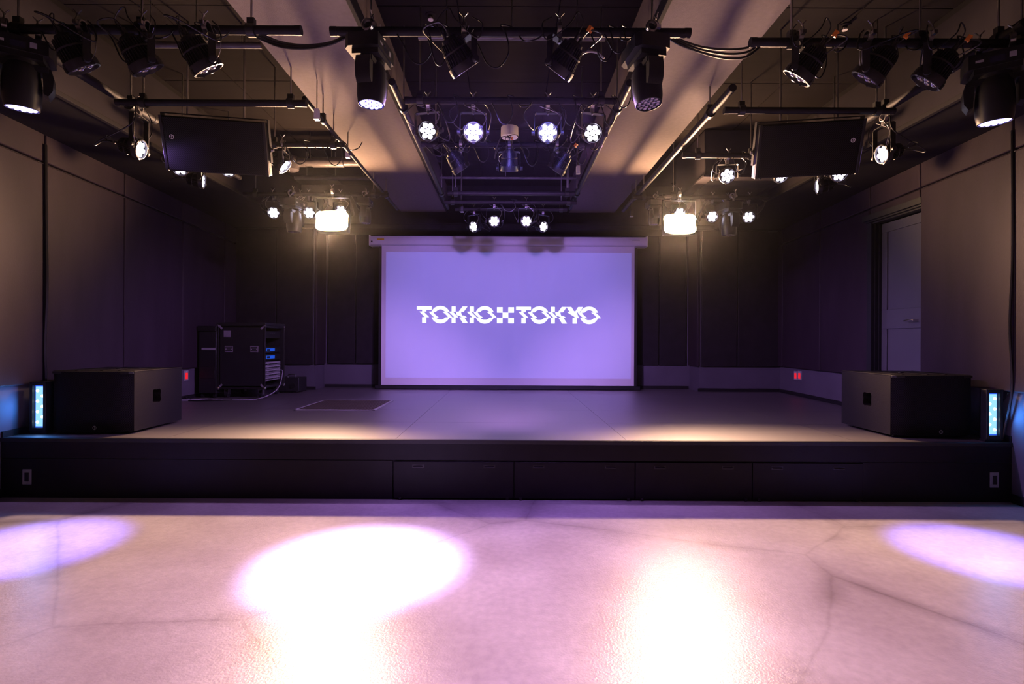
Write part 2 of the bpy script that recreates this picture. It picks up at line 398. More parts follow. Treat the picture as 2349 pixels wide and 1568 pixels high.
# projected picture, slightly brighter rectangle with its lettering
ix0, ix1, iz0, iz1 = sx0 + .07, sx1 - .05, sz0 + .115, sz1 - .10
pm = nmat('projected_field', (.80, .78, .82), .85, var=.02, vscale=2, spec=.1, emit=(.09, .12, .55), estr=.44)
im = MB().add([(ix0, -.0012, iz0), (ix1, -.0012, iz0), (ix1, -.0012, iz1), (ix0, -.0012, iz1)], [(0, 1, 2, 3)]).build('projected_picture', pm, cl)
# black masking borders and weight bar
MB().box(sx0 - .045, sx0 - .001, .001, .012, sz0 - .03, sz1 + .02).build('side_border', M['kick'], t)
MB().box(sx1 + .001, sx1 + .045, .001, .012, sz0 - .03, sz1 + .02).build('side_border', M['kick'], t)
MB().box(sx0 - .10, sx1 + .10, -.012, .02, sz0 - .065, sz0 - .004).build('weight_bar', M['kick'], t, .006)
# lettering, three sliced bands, the middle one sheared
def glyph_rows(kind, y0, y1):
    """intervals (xa0,xb0,xa1,xb1) of a letter between heights y0,y1 (0..1, x in units of height)"""
    def iv(y):
        if kind == 'T':
            return [(0, .90)] if y > .80 else [(.325, .575)]
        if kind == 'I': return [(0, .25)]
        if kind == 'O':
            yy = (y - .5) / .53; yi = (y - .5) / .31
            if abs(yy) >= 1: return []
            ro = .56 * math.sqrt(1 - yy * yy)
            if abs(yi) < 1:
                ri = .33 * math.sqrt(1 - yi * yi); return [(.56 - ro, .56 - ri), (.56 + ri, .56 + ro)]
            return [(.56 - ro, .56 + ro)]
        if kind == 'K':
            r = [(0, .24)]
            if y > .45:
                x = .24 + (y - .42) / .58 * .42; r.append((x, x + .30))
            else:
                x = .36 + (.5 - y) / .5 * .32; r.append((x, x + .30))
            if r[1][0] < .24: r = [(0, r[1][1])]
            return r
        if kind == 'Y':
            if y < .42: return [(.34, .59)]
            d = (y - .42) / .58 * .36
            if d < .13: return [(.34 - d, .59 + d)]
            return [(.34 - d - .01, .34 - d + .28), (.59 + d - .28, .59 + d + .01)] if d > .19 else [(.34 - d, .59 + d)]
        return []
    return iv(y0 + 1e-4), iv(y1 - 1e-4)
def sheared(x, y):
    if .34 < y < .68: return x - .30 * ((y - .34) / .34 - .5)
    return x
tp0 = at(840 + 413 / 3.559, 520 + 783 / 3.559, SY); tp1 = at(840 + 413 / 3.559, 520 + 648 / 3.559, SY); tpe = at(840 + 1905 / 3.559, 520 + 790 / 3.559, SY)
LH = tp1.z - tp0.z; Z0L = (tp0.z + tpe.z) / 2 - .0; unit = LH
let = emat('projected_white', (.93, .97, 1.0), 1.3)
zoomu = 3.559 * FPX / SY     # picture zoom units per metre
def letter(kind, zx, name='letter'):
    X0 = at(840 + zx / 3.559, 700, SY).x; mb = MB(); N = 50
    for r in range(N):
        a, b = r / N, (r + 1) / N
        A, B = glyph_rows(kind, a, b)
        if kind == 'O':
            a2, b2 = (r / N) * 1.06 - .03, ((r + 1) / N) * 1.06 - .03
            A, B = glyph_rows(kind, a2, b2); a, b = a2, b2
        if len(A) != len(B): B = A if len(A) else B; A = B
        mid = (a + b) / 2
        for (p, q), (u, v) in zip(A, B):
            def S(x, y): return x - .34 * ((y - .34) / .34 - .5) if .34 < mid < .68 else x
            mb.add([(X0 + S(p, a) * unit, -.003, Z0L + a * LH), (X0 + S(q, a) * unit, -.003, Z0L + a * LH),
                    (X0 + S(v, b) * unit, -.003, Z0L + b * LH), (X0 + S(u, b) * unit, -.003, Z0L + b * LH)], [(0, 1, 2, 3)])
    return mb.build(name, let, cl)
for kd, zx in (('T', 414), ('O', 531), ('K', 698), ('I', 846), ('O', 893), ('T', 1224), ('O', 1339), ('K', 1508), ('Y', 1640), ('O', 1745)):
    letter(kd, zx)
mb = MB(); X0 = at(840 + 1068 / 3.559, 700, SY).x; p = .0; c3 = LH * .335
for i, j in ((0, 0), (2, 0), (1, 1), (0, 2), (2, 2)):
    mb.add([(X0 + i * c3 * 1.02, -.003, Z0L - .0 + j * c3 * .96), (X0 + (i + 1) * c3 * 1.02, -.003, Z0L + j * c3 * .96),
            (X0 + (i + 1) * c3 * 1.02, -.003, Z0L + (j + 1) * c3 * .96), (X0 + i * c3 * 1.02, -.003, Z0L + (j + 1) * c3 * .96)], [(0, 1, 2, 3)])
mb.build('checker_cross', let, cl)
# housing
h0, h1 = at(851, 565, SY), at(1481, 568, SY); ztop = at(1160, 543, SY).z; zb = sz1 + .003
prof = [(-.07, zb + .01), (-.085, zb + .05), (-.08, ztop - .05), (-.06, ztop - .01), (0.0, ztop), (.06, ztop), (.07, zb), (-.05, zb)]
mb = MB(); n = len(prof)
mb.add([(h0.x, y, z) for y, z in prof] + [(h1.x, y, z) for y, z in prof], [tuple(range(n)), tuple(range(n, 2 * n))] + [(i, (i + 1) % n, n + (i + 1) % n, n + i) for i in range(n)])
hs = mb.build('housing', M['white'], t, .003)
for xa, xb in ((h0.x - .012, h0.x + .004), (h1.x - .004, h1.x + .012)):
    MB().box(xa, xb, -.088, .072, zb - .015, ztop + .005).build('end_cap', M['white'], t, .006)
for xa, xb in ((h0.x, h0.x + .17), (h1.x - .17, h1.x)):
    MB().box(xa, xb, -.06, .06, zb - .02, zb + .002).build('end_bracket', M['grey'], t, .003)
q = at(876, 551, SY); MB().box(q.x - .055, q.x + .055, -.0875, -.083, q.z - .014, q.z + .014).build('warning_sticker', M['yellow'], t)
q = at(856, 556, SY); MB().box(q.x - .012, q.x + .012, -.090, -.083, q.z - .012, q.z + .012).build('sensor', M['blackp'], t)
q = at(1456, 553, SY); MB().box(q.x - .06, q.x + .06, -.0868, -.083, q.z - .006, q.z + .004).build('small_print', M['grey'], t)

# ---------------------------------------------------------------- subwoofers
def emblem(parent, x, y, z, r, mat, cross=True):
    g = MB(); n = 24; vs = []; fs = []
    for k in range(n):
        a = 2 * PI * k / n
        vs += [(x + r * math.cos(a), y, z + r * math.sin(a)), (x + r * .72 * math.cos(a), y, z + r * .72 * math.sin(a))]
        fs.append((2 * k, (2 * k + 2) % (2 * n), (2 * k + 3) % (2 * n), 2 * k + 1))
    g.add(vs, fs)
    g.box(x - r * .09, x + r * .09, y - .0004, y, z - r * 1.05, z + r * 1.05)
    if cross: g.box(x - r * .62, x + r * .62, y - .0004, y, z - r * .09, z + r * .09)
    return g.build('emblem', mat, parent)
def sub(cx, label, inner):       # inner = +1 if the visible side faces +X
    W, D, H = .665, .68, .515
    t = thing('subwoofer', label, 'subwoofer', (cx, 4.275, STZ), group='subwoofers at the stage corners')
    # cabinet: sides with a four-lobed handle pocket on the inner side
    mb = MB(); x = W / 2
    mb.add([(-x, .05, .02), (x, .05, .02), (x, D, .02), (-x, D, .02), (-x, .05, H), (x, .05, H), (x, D, H), (-x, D, H)],
           [(0, 3, 2, 1), (4, 5, 6, 7), (0, 1, 5, 4), (2, 3, 7, 6), ((3, 0, 4, 7) if inner > 0 else (1, 2, 6, 5))])
    n = 32; cy, cz = .33, .285; X = inner * x
    def star(a): return .058 * (1 + .16 * math.cos(4 * (a - PI / 4)))
    outer = []; inn = []
    for k in range(n):
        a = 2 * PI * k / n; ca, sa = math.cos(a), math.sin(a)
        s = min((D - cy if ca > 0 else cy - .05) / max(abs(ca), 1e-6), (H - cz if sa > 0 else cz - .02) / max(abs(sa), 1e-6))
        outer.append((X, cy + ca * s, cz + sa * s)); inn.append((X, cy + ca * star(a), cz + sa * star(a) * 1.1))
    # snap the nearest rays to the corners so that the side is closed
    for (yy, zz) in ((.05, .02), (D, .02), (D, H), (.05, H)):
        k = min(range(n), key=lambda i: (outer[i][1] - yy) ** 2 + (outer[i][2] - zz) ** 2); outer[k] = (X, yy, zz)
    deep = [(X - inner * .07, y, z) for _, y, z in inn]
    mb.add(outer + inn + deep, [(k, (k + 1) % n, n + (k + 1) % n, n + k) for k in range(n)] + [(n + k, n + (k + 1) % n, 2 * n + (k + 1) % n, 2 * n + k) for k in range(n)] + [tuple(2 * n + k for k in range(n))])
    mb.build('cabinet', M['tex'], t)
    # rounded top edges trim
    e = MB()
    for xx in (-x, x): e.cyl((xx - math.copysign(.004, xx), .05, H - .003), (xx - math.copysign(.004, xx), D, H - .003), .006, 8)
    e.cyl((-x, .05, H - .003), (x, .05, H - .003), .006, 8)
    e.build('edge_trim', M['tex'], t)
    # curved grille
    pts = []
    for k in range(13):
        u = -1 + 2 * k / 12; yy = .0 + .05 * (abs(u) ** 5)
        pts.append((u * (x - .004), yy))
    pts += [(x - .004, .052), (-x + .004, .052)]
    MB().prism(pts, .022, H - .004).build('grille', M['grille'], t)
    MB().prism([(-x + .002, .035), (-x + .02, .012), (x - .02, .012), (x - .002, .035), (x - .002, .055), (-x + .002, .055)], H - .02, H - .001).build('grille_trim', M['blackp'], t, .002)
    emblem(t, .045, -.0016, .055, .016, M['grey'], cross=False)
    for xx in (-.19, .02, .17):
        MB().box(xx - .012, xx + .012, .10, .60, H - .002, H + .004).build('runner', M['tex'], t, .003)
    MB().lathe([(.02, 0), (.02, .008), (.012, .01)], 20).build('pole_socket', M['black'], t, loc=(-.02, .35, H))
    for xx in (-.26, .26):
        for yy in (.10, .60): MB().cyl((xx, yy, 0), (xx, yy, .022), .022, 14).build('foot', M['blackp'], t)
    return t
sub(-3.412, 'black subwoofer with rough side and star-shaped handle on the left stage corner', 1)
sub(3.505, 'black subwoofer with rough side and star-shaped handle on the right stage corner', -1)

# ---------------------------------------------------------------- upright LED strobes beside the subs
def strobe(px0, px1, py0, py1, s, label, Y=4.30, dep=.09):
    a, b = at(px0, py1, Y), at(px1, py0, Y)
    cx = (a.x + b.x) / 2; w2 = (b.x - a.x) / 2; H = b.z - a.z; zb_ = max(a.z, STZ + .05)
    t = thing('strobe_light', label, 'stage light', (cx, Y, STZ), group='upright strobe lights beside the subwoofers')
    z0 = zb_ - STZ; z1 = z0 + H
    fr = MB(); W = w2 + .022
    fr.box(-W, -w2, -.02, dep, z0 - .03, z1 + .03).box(w2, W, -.02, dep, z0 - .03, z1 + .03).box(-w2, w2, -.02, .07, z1, z1 + .03).box(-w2, w2, -.02, .07, z0 - .03, z0)
    fr.box(-W, W, .03, dep, z0 - .03, z1 + .03)
    fr.build('housing', M['black'], t, .003)
    MB().box(-w2, w2, .012, .02, z0, z1).build('reflector', M['strob'], t)
    MB().box(-w2 + .008, w2 - .008, .006, .012, z0 + .010, z1 - .010).build('diffuser', M['stro'], t)
    led = MB().lathe([(.013, 0), (.011, .005), (.006, .008)], 14).mesh('led', M['stro_led'])
    for k in range(7):
        xx = (-1 if k % 2 == 0 else 1) * w2 * .45 * s; zz = z1 - .045 - (H - .09) * k / 6
        link('led', led, t, loc=(xx, .005, zz), rot=(PI / 2, 0, 0))
    MB().box(-W - .0, W, -.01, dep, 0, max(.004, z0 - .03)).build('foot', M['black'], t, .002)
    light('AREA', 'strobe_glow', (0, -.03, (z0 + z1) / 2), t, 2.2, BLUE, .10, rot=(-PI / 2, 0, 0))
strobe(78, 103, 893, 990, 1, 'upright blue-white LED strobe standing left of the left subwoofer')
strobe(2264, 2290, 906, 1003, -1, 'upright blue-white LED strobe standing right of the right subwoofer', 4.155, .045)

# ---------------------------------------------------------------- red switches in the low wall
def pilot(x, y, z, s, label):
    t = thing('wall_switch', label, 'switch', (x, y, z), (0, 0, 0), group='red pilot switches on the low side walls')
    x0, x1 = sorted((0, -s * .012))
    MB().box(x0, x1, -.045, .045, -.065, .065).build('plate', M['grey'], t, .003)
    x0, x1 = sorted((-s * .012, -s * .016))
    MB().box(x0, x1, -.026, .026, -.045, .035).build('red_cover', M['red'], t, .002)
    MB().box(x0, x1, -.018, .018, .042, .055).build('pale_lamp', M['white'], t)
for px, s, lb in ((426, -1, 'red-lit switch plate on the left wall beside the subwoofer'), (1827, 1, 'red-lit switch on the right wall, the one nearer the back corner'), (1836, 1, 'red-lit switch on the right wall, the one nearer the subwoofer')):
    off = abs(px - PX0) / FPX; Y = 3.655 / (off - .0767)
    pilot(s * wx(Y), Y, at(px, 861, Y).z, s, lb)

# ---------------------------------------------------------------- flight case rack
def flight_case():
    X0, X1, Y1, Y2, Z1 = -3.86, -3.24, 7.0, 7.6, 1.44
    t = thing('rack_flight_case', 'black wheeled flight case with open side showing amplifiers on stage left', 'flight case', ((X0 + X1) / 2, (Y1 + Y2) / 2, STZ))
    w2, d2, z0, z1 = (X1 - X0) / 2, (Y2 - Y1) / 2, .13, Z1 - STZ
    b = MB(); b.box(-w2, w2, -d2, -d2 + .02, z0, z1).box(-w2, w2, d2 - .02, d2, z0, z1).box(-w2, -w2 + .02, -d2, d2, z0, z1).box(-w2, w2, -d2, d2, z0, z0 + .03).box(-w2, w2, -d2, d2, z1 - .03, z1)
    b.build('shell', M['blackp'], t)
    MB().box(-w2 - .02, w2 + .01, -d2 - .015, d2 + .01, z1, z1 + .035).build('lid', M['blackp'], t, .004)
    for z in (z0, z1):
        for y in (-d2, d2): MB().box(-w2, w2, y - .005, y + .005, z - .012, z + .012).build('edge_extrusion', M['fin'], t, .002)
    for y in (-d2, d2):
        for x in (-w2, w2): MB().box(x - .008, x + .008, y - .008, y + .008, z0, z1).build('edge_extrusion', M['fin'], t, .002)
    bc = MB().lathe([(.001, -.022), (.014, -.018), (.022, 0), (.014, .018), (.001, .022)], 10).mesh('ball_corner', M['chrome'])
    pl = MB().box(-.03, .03, -.004, 0, -.012, .012).mesh('corner_plate', M['dish'])
    for z, sg in ((z0, 1), (z1, -1)):
        for y in (-d2, d2):
            for x in (-w2, w2):
                link('ball_corner', bc, t, loc=(x, y, z))
        for x in (-w2, w2):
            link('corner_plate', pl, t, loc=(x - math.copysign(.03, x), -d2 - .001, z + sg * .03), rot=(0, (1 if (x < 0) == (sg < 0) else -1) * PI / 4, 0))
    for x in (-.17, .17):                       # recessed spring handles
        hd = MB().box(-.055, .055, -.006, 0, -.042, .042).build('handle_dish', M['dish'], t, .006, loc=(x, -d2 - .001, .655))
        MB().box(-.042, .042, -.0075, -.006, -.030, .030).build('dish_recess', M['black'], hd)
        gg = MB(); gg.tube([(-.034, -.008, .0), (-.034, -.016, -.012), (.034, -.016, -.012), (.034, -.008, .0)], .006, 8); gg.box(-.036, .036, -.012, -.0075, .008, .020)
        gg.build('grip', M['dish'], hd)
    MB().box(-w2 + .07, -w2 + .16, -d2 - .004, -d2, z1 - .16, z1 - .07).build('white_label', M['dish'], t)
    # rack units on the +X side
    xf = w2 - .03
    def unit(za, zb_, mat, name): return MB().box(-.1, xf, -d2 + .05, d2 - .05, za, zb_ - .004).build(name, mat, t, .002)
    unit(.80, .90, M['black'], 'rack_unit')
    kn = MB()
    for y in (-.10, -.04, .02): kn.box(xf, xf + .004, y, y + .04, .87, .877)
    kn.build('indicator_lamps', M['steel'], t)
    for za in (.60, .50):
        u = unit(za - .0, za + .085, M['black'], 'amplifier')
        MB().box(xf - .002, xf + .004, -.20, .06, za + .02, za + .062).build('blue_display', M['bluelcd'], u, .001)
        MB().box(xf + .004, xf + .006, -.18, -.09, za + .028, za + .054).build('dark_window', M['void'], u)
        MB().cyl((xf, .10, za + .04), (xf + .015, .10, za + .04), .016, 14).build('knob', M['blackp'], u)
    for k in range(5):
        za = .22 + k * .052
        u = unit(za, za + .05, M['grey'], 'patch_unit'); c = MB()
        for j in range(12): c.box(xf, xf + .004, -.23 + j * .038, -.207 + j * .038, za + .010, za + .026)
        c.build('jack_row', M['void'], u)
    # castors
    for x in (-w2 + .08, w2 - .08):
        for y in (-d2 + .08, d2 - .08):
            cs = MB(); cs.box(-.05, .05, -.04, .04, .115, .13); cs.box(-.028, -.022, -.03, .03, .04, .12); cs.box(.022, .028, -.03, .03, .04, .12)
            cc = cs.build('castor', M['steel'], t, loc=(x, y, 0))
            MB().cyl((-.018, 0, .05), (.018, 0, .05), .05, 20).build('wheel', M['blackp'], cc)
flight_case()
t = thing('equipment_trolley', 'dark wheeled equipment case half hidden behind the open flight case', 'flight case', (-4.0, 7.2, STZ))
MB().box(-.115, .12, -.22, .22, .06, .89).build('body', M['blackp'], t, .01)
MB().box(-.125, .125, -.235, .23, .89, .96).build('lid', M['black'], t, .01)
MB().box(-.07, .11, -.228, -.22, .64, .67).build('label_strip', M['grey'], t)
MB().box(-.10, .10, -.226, -.22, .26, .42).build('lower_drawer', M['black'], t, .004)
wm = MB().cyl((-.015, 0, .03), (.015, 0, .03), .03, 14).mesh('wheel', M['black'])
for x in (-.08, .08):
    for y in (-.17, .17): link('wheel', wm, t, loc=(x, y, 0))
# small black smoke machine behind the case
t = thing('smoke_machine', 'small black box with a top handle on the stage behind the flight case', 'smoke machine', (at(663, 899, 7.75).x, 7.85, STZ))
MB().prism([(-.17, -.12), (.15, -.12), (.17, .14), (-.17, .14)], .012, .22).build('case', M['blackp'], t, .008)
MB().tube(smooth_path([(-.06, 0, .215), (-.055, 0, .25), (0, 0, .26), (.055, 0, .25), (.06, 0, .215)], 4), .008, 8).build('handle', M['steel'], t)
MB().cyl((.06, -.12, .11), (.06, -.135, .11), .045, 20, .04).build('nozzle', M['black'], t)
for x in (-.13, .12):
    for y in (-.09, .10): MB().cyl((x, y, 0), (x, y, .014), .014, 8).build('foot', M['black'], t)
# cables on stage
def cable(pts, r, label, mat='cable', name='cable', group=None, n=6):
    o = MB().tube(smooth_path(pts, n), r, 6).build(name, M[mat]); return tag(o, label, 'cable', group)
S = lambda x, y, z=.008: (x, y, STZ + z)
cable([S(-3.25, 7.3, .35), S(-3.12, 7.25, .36), S(-3.05, 7.1, .30), S(-3.07, 7.0, .12), S(-3.2, 6.8, .02), S(-3.45, 6.72), S(-3.8, 6.8), S(-4.05, 6.7)], .006, 'pale thin cable curving down from the open flight case to the floor', 'cabw')
cable([S(-4.2, 6.75), S(-4.05, 6.68), S(-3.9, 6.78), S(-3.7, 6.73), S(-3.5, 6.78)], .009, 'pale cable lying on the stage at the foot of the flight case', 'cabw')
cable([S(-4.1, 6.62), S(-3.85, 6.6), S(-3.6, 6.68), S(-3.45, 6.82), S(-3.3, 6.9)], .010, 'thick black cable lying in front of the flight case wheels')
t = thing('plug_strip', 'small pale multi-plug on the stage floor by the left wall', 'power strip', (-4.1, 6.62, STZ))
MB().box(-.08, .08, -.025, .025, 0, .03).build('body', M['grey'], t, .005)
mm = MB()
for k in range(3): mm.box(-.06 + k * .045, -.035 + k * .045, -.02, .02, .03, .05)
mm.build('plug', M['blackp'], t)
# wall cables in the panel gaps
xl = wx(4.47) - .055
cable([(-xl, 4.46, 2.9), (-xl, 4.47, 2.2), (-xl + .004, 4.475, 1.7), (-xl - .004, 4.465, 1.2), (-xl, 4.47, .86), (-xl - .01, 4.44, .7), (-xl + .03, 4.42, STZ + .05)], .014, 'cable running down the vertical gap in the left wall panels')
xl = wx(4.06) - .055
cable([(xl, 4.06, 2.9), (xl, 4.05, 2.0), (xl - .01, 4.06, 1.4), (xl + .002, 4.05, .95), (xl + .02, 4.09, .75), (xl + .025, 4.13, .6), (xl + .02, 4.15, STZ + .012)], .009, 'cable running down the vertical gap in the right wall panels')
cable([(xl + .04, 4.12, .86), (xl + .05, 4.22, .72), (xl + .045, 4.28, .6), (xl + .03, 4.34, STZ + .012)], .007, 'black cable dropping to the stage beside the right strobe light')

# ---------------------------------------------------------------- lighting bars
BZ = 2.97
def bar(name_label, p0, p1, rods=(.15, .85), r=.0243, name='lighting_bar', zc=ZC):
    p0 = Vector(p0); p1 = Vector(p1); d = p1 - p0
    t = thing(name, name_label, 'lighting bar', p0, group='black lighting bars under the ceiling')
    mb = MB(); dn = d.normalized()
    mb.cyl((0, 0, 0), d, r, 18); mb.cyl(-dn * .004, dn * .03, r * 1.06, 18); mb.cyl(d - dn * .03, d + dn * .004, r * 1.06, 18)
    mb.build('pipe', M['pipe'], t)
    for u in rods:
        q = d * u; zt = 3.24 if .945 < abs(p0.x + q.x) < 1.65 else zc
        MB().cyl(q + Vector((0, 0, r * .8)), (q.x, q.y, zt - p0.z + .01), .006, 8).build('hanger_rod', M['steel'], t)
        k = MB(); a = dn * .022
        k.cyl(q - a, q + a, r + .012, 14); k.box(q.x - .02, q.x + .02, q.y - .015, q.y + .015, q.z + r, q.z + r + .04)
        k.build('hanger_clamp', M['black'], t)
    return t
def bx_(pxa, pxb, py, z=BZ, py2=None):
    a = atz(pxa, py, z); b = at(pxb, py2 if py2 else py, a.y); b.y = a.y; b.z = a.z; return a, b
b1, b2 = bx_(760, 1582, 72); YP1 = b1.y; bar('black lighting bar nearest the camera, crossing the middle bay between the bulkheads', b1, b2, (.11, .895))
l1, l2 = bx_(-120, 690, 66); bar('black lighting bar nearest the camera on the left, ending under the left bulkhead', l1, l2, (.2, .55, .86)); YP1L = l1.y
r1, r2 = bx_(1722, 2500, 97, z=BZ - .02); bar('black lighting bar nearest the camera on the right, starting under the right bulkhead', r1, r2, (.12, .5, .8)); YP1R = r1.y
m1, m2 = bx_(930, 1412, 230); YP2 = m1.y; bar('black lighting bar in the middle bay carrying four lit spotlights and their wiring', m1, m2, (.07, .93))
m1, m2 = bx_(968, 1362, 331); YP3 = m1.y; bar('black lighting bar in the middle bay carrying three spotlights seen from behind', m1, m2, (.08, .93))
m1, m2 = bx_(1028, 1318, 443); bar('empty black bar in the middle bay behind the three spotlights that face away', m1, m2, (.06, .94))
m1, m2 = bx_(1020, 1322, 463); YP5 = m1.y; bar('black lighting bar in the middle bay carrying the two upper small spotlights', m1, m2, (.06, .94))
m1, m2 = bx_(1045, 1300, 479); YP6 = m1.y; bar('rearmost black lighting bar in the middle bay, nearest the screen', m1, m2, (.05, .95))
a1, a2 = bx_(268, 702, 235); YP2L = a1.y; bar('black lighting bar above the left hanging loudspeaker', a1, a2, (.14, .92))
a1, a2 = bx_(1662, 2050, 253); YP2R = a1.y; bar('black lighting bar above the right hanging loudspeaker', a1, a2, (.1, .9))
a1, a2 = bx_(612, 790, 331); YP3L = a1.y; bar('short black lighting bar between the left loudspeaker and the left bulkhead', a1, a2, (.1, .86))
a1, a2 = bx_(1566, 1740, 356); YP3R = a1.y; bar('short black lighting bar between the right bulkhead and the right loudspeaker', a1, a2, (.2, .9))
a1, a2 = bx_(560, 890, 445); YP4L = a1.y; bar('rear left black lighting bar carrying the warm blinder and small spotlights', a1, a2, (.08, .9))
a1, a2 = bx_(1452, 1760, 452); YP4R = a1.y; bar('rear right black lighting bar carrying the warm blinder and small spotlights', a1, a2, (.08, .3))
# long rails along the room
def rail(X, ya, yb, z, r, label): bar(label, (X, ya, z), (X, yb, z), (.12, .8), r, 'support_rail', zc=3.24 if abs(X) < 1.6 and abs(X) > 1 else ZC)
RZ = BZ + .055
rail(1.57, 3.66, 7.1, RZ, .026, 'thick black rail running under the outer edge of the right bulkhead')
rail(-1.50, 3.85, 7.1, RZ, .016, 'thin black rail running under the outer edge of the left bulkhead')
rail(.835, 3.6, 7.0, RZ, .024, 'black rail running under the inner edge of the right bulkhead')
rail(-.80, 3.6, 7.0, RZ, .024, 'black rail running under the inner edge of the left bulkhead')
rail(-2.87, 2.9, 4.25, RZ, .03, 'short thick black rail running towards the stage by the left soffit')
rail(2.87, 2.9, 4.25, RZ, .03, 'short thick black rail running towards the stage by the right soffit')
for s in (-1, 1):
    rail(s * 2.95, 4.6, 5.75, RZ, .024, 'black rail behind the %s hanging loudspeaker, beside the soffit' % ('left' if s < 0 else 'right'))

# ---------------------------------------------------------------- LED par spotlights
RB = .078
def par_meshes():
    d = {}
    core = MB().lathe([(.030, .155), (.040, .15), (.046, .13), (.058, .05), (.070, .015), (.070, .0)], 24)
    core.cyl((.02, 0, .150), (.02, 0, .185), .009, 8); core.cyl((-.02, 0, .150), (-.02, 0, .185), .009, 8)
    d['core'] = core.mesh('body', M['black'])
    f = MB(); n = 28
    for k in range(n):
        a = 2 * PI * k / n; R = Matrix.Rotation(a, 4, 'Z')
        f.add([(.045, -.0016, .13), (.060, -.0016, .135), (.076, -.0016, .03), (.066, -.0016, .02), (.045, .0016, .13), (.060, .0016, .135), (.076, .0016, .03), (.066, .0016, .02)],
              [(0, 1, 2, 3), (7, 6, 5, 4), (0, 4, 5, 1), (1, 5, 6, 2), (2, 6, 7, 3), (3, 7, 4, 0)], R)
    for z, r in ((.085, .0705),):
        f.lathe([(r - .004, z - .004), (r, z - .004), (r, z + .004), (r - .004, z + .004)], 28, cap=False)
    d['fins'] = f.mesh('cooling_fins', M['fin'])
    r = MB().lathe([(.070, .022), (RB + .004, .022), (RB + .006, .0), (RB + .004, -.022), (RB - .004, -.024), (RB - .008, -.006), (.0700, -.005)], 32, cap=False)
    for k in range(3):
        a = 2 * PI * k / 3 + .5; r.box(RB, RB + .010, -.010, .010, -.024, .006, Matrix.Rotation(a, 4, 'Z'))
    d['ring'] = r.mesh('front_ring', M['fin'])
    d['plate'] = MB().lathe([(.072, -.002), (.072, -.006)], 24).mesh('lens_plate', M['black'])
    for k, mt in (('lens', 'led'), ('lens_hot', 'led_hot'), ('lens_off', 'mirror')):
        d[k] = MB().lathe([(.0205, -.006), (.0205, -.010), (.016, -.014), (.008, -.016), (.001, -.0165)], 16).mesh('lens', M[mt])
    c = MB(); c.lathe([(.027, -.014), (.035, -.012), (.035, .012), (.027, .012)], 18, Matrix.Rotation(PI / 2, 4, 'Y'), cap=False)
    c.box(-.014, .014, -.012, .012, -.055, -.030); c.cyl((0, 0, -.075), (0, 0, -.05), .007, 8)
    c.box(-.010, .010, -.055, -.03, -.010, .010); c.cyl((0, -.045, .01), (0, -.03, .055), .004, 6)
    c.cyl((0, -.03, .05), (-.022, -.03, .074), .0035, 6); c.cyl((0, -.03, .05), (.022, -.03, .074), .0035, 6); c.cyl((0, -.03, .045), (0, -.03, .055), .007, 8)
    d['clamp'] = c.mesh('clamp', M['steel'])
    sc_ = MB(); sc_.cyl((-.010, 0, 0), (.012, 0, 0), .018, 12); d['knob'] = sc_.mesh('tilt_knob', M['blackp'])
    return d
PM = par_meshes(); YK = {}
def yoke_mesh(L):
    k = round(L, 2)
    if k not in YK:
        mb = MB(); W = .096; t_ = .004; z0 = -.062; z1 = -k
        for sgn in (-1, 1):
            mb.box(sgn * W - t_ / 2, sgn * W + t_ / 2, -.018, .018, z1 - .02, z0 - .012)
            mb.add([(sgn * W - t_ / 2, -.018, z0 - .012), (sgn * W + t_ / 2, -.018, z0 - .012), (sgn * (W - .012), -.018, z0), (sgn * (W - .012), -.018, z0 - .005),
                    (sgn * W - t_ / 2, .018, z0 - .012), (sgn * W + t_ / 2, .018, z0 - .012), (sgn * (W - .012), .018, z0), (sgn * (W - .012), .018, z0 - .005)],
                   [(0, 1, 2, 3), (4, 5, 6, 7), (0, 1, 5, 4), (1, 2, 6, 5), (2, 3, 7, 6), (3, 0, 4, 7)])
        mb.box(-W + .012, W - .012, -.018, .018, z0 - .005, z0)
        YK[k] = mb.mesh('yoke', M['black'])
    return YK[k]
SPOTS = []
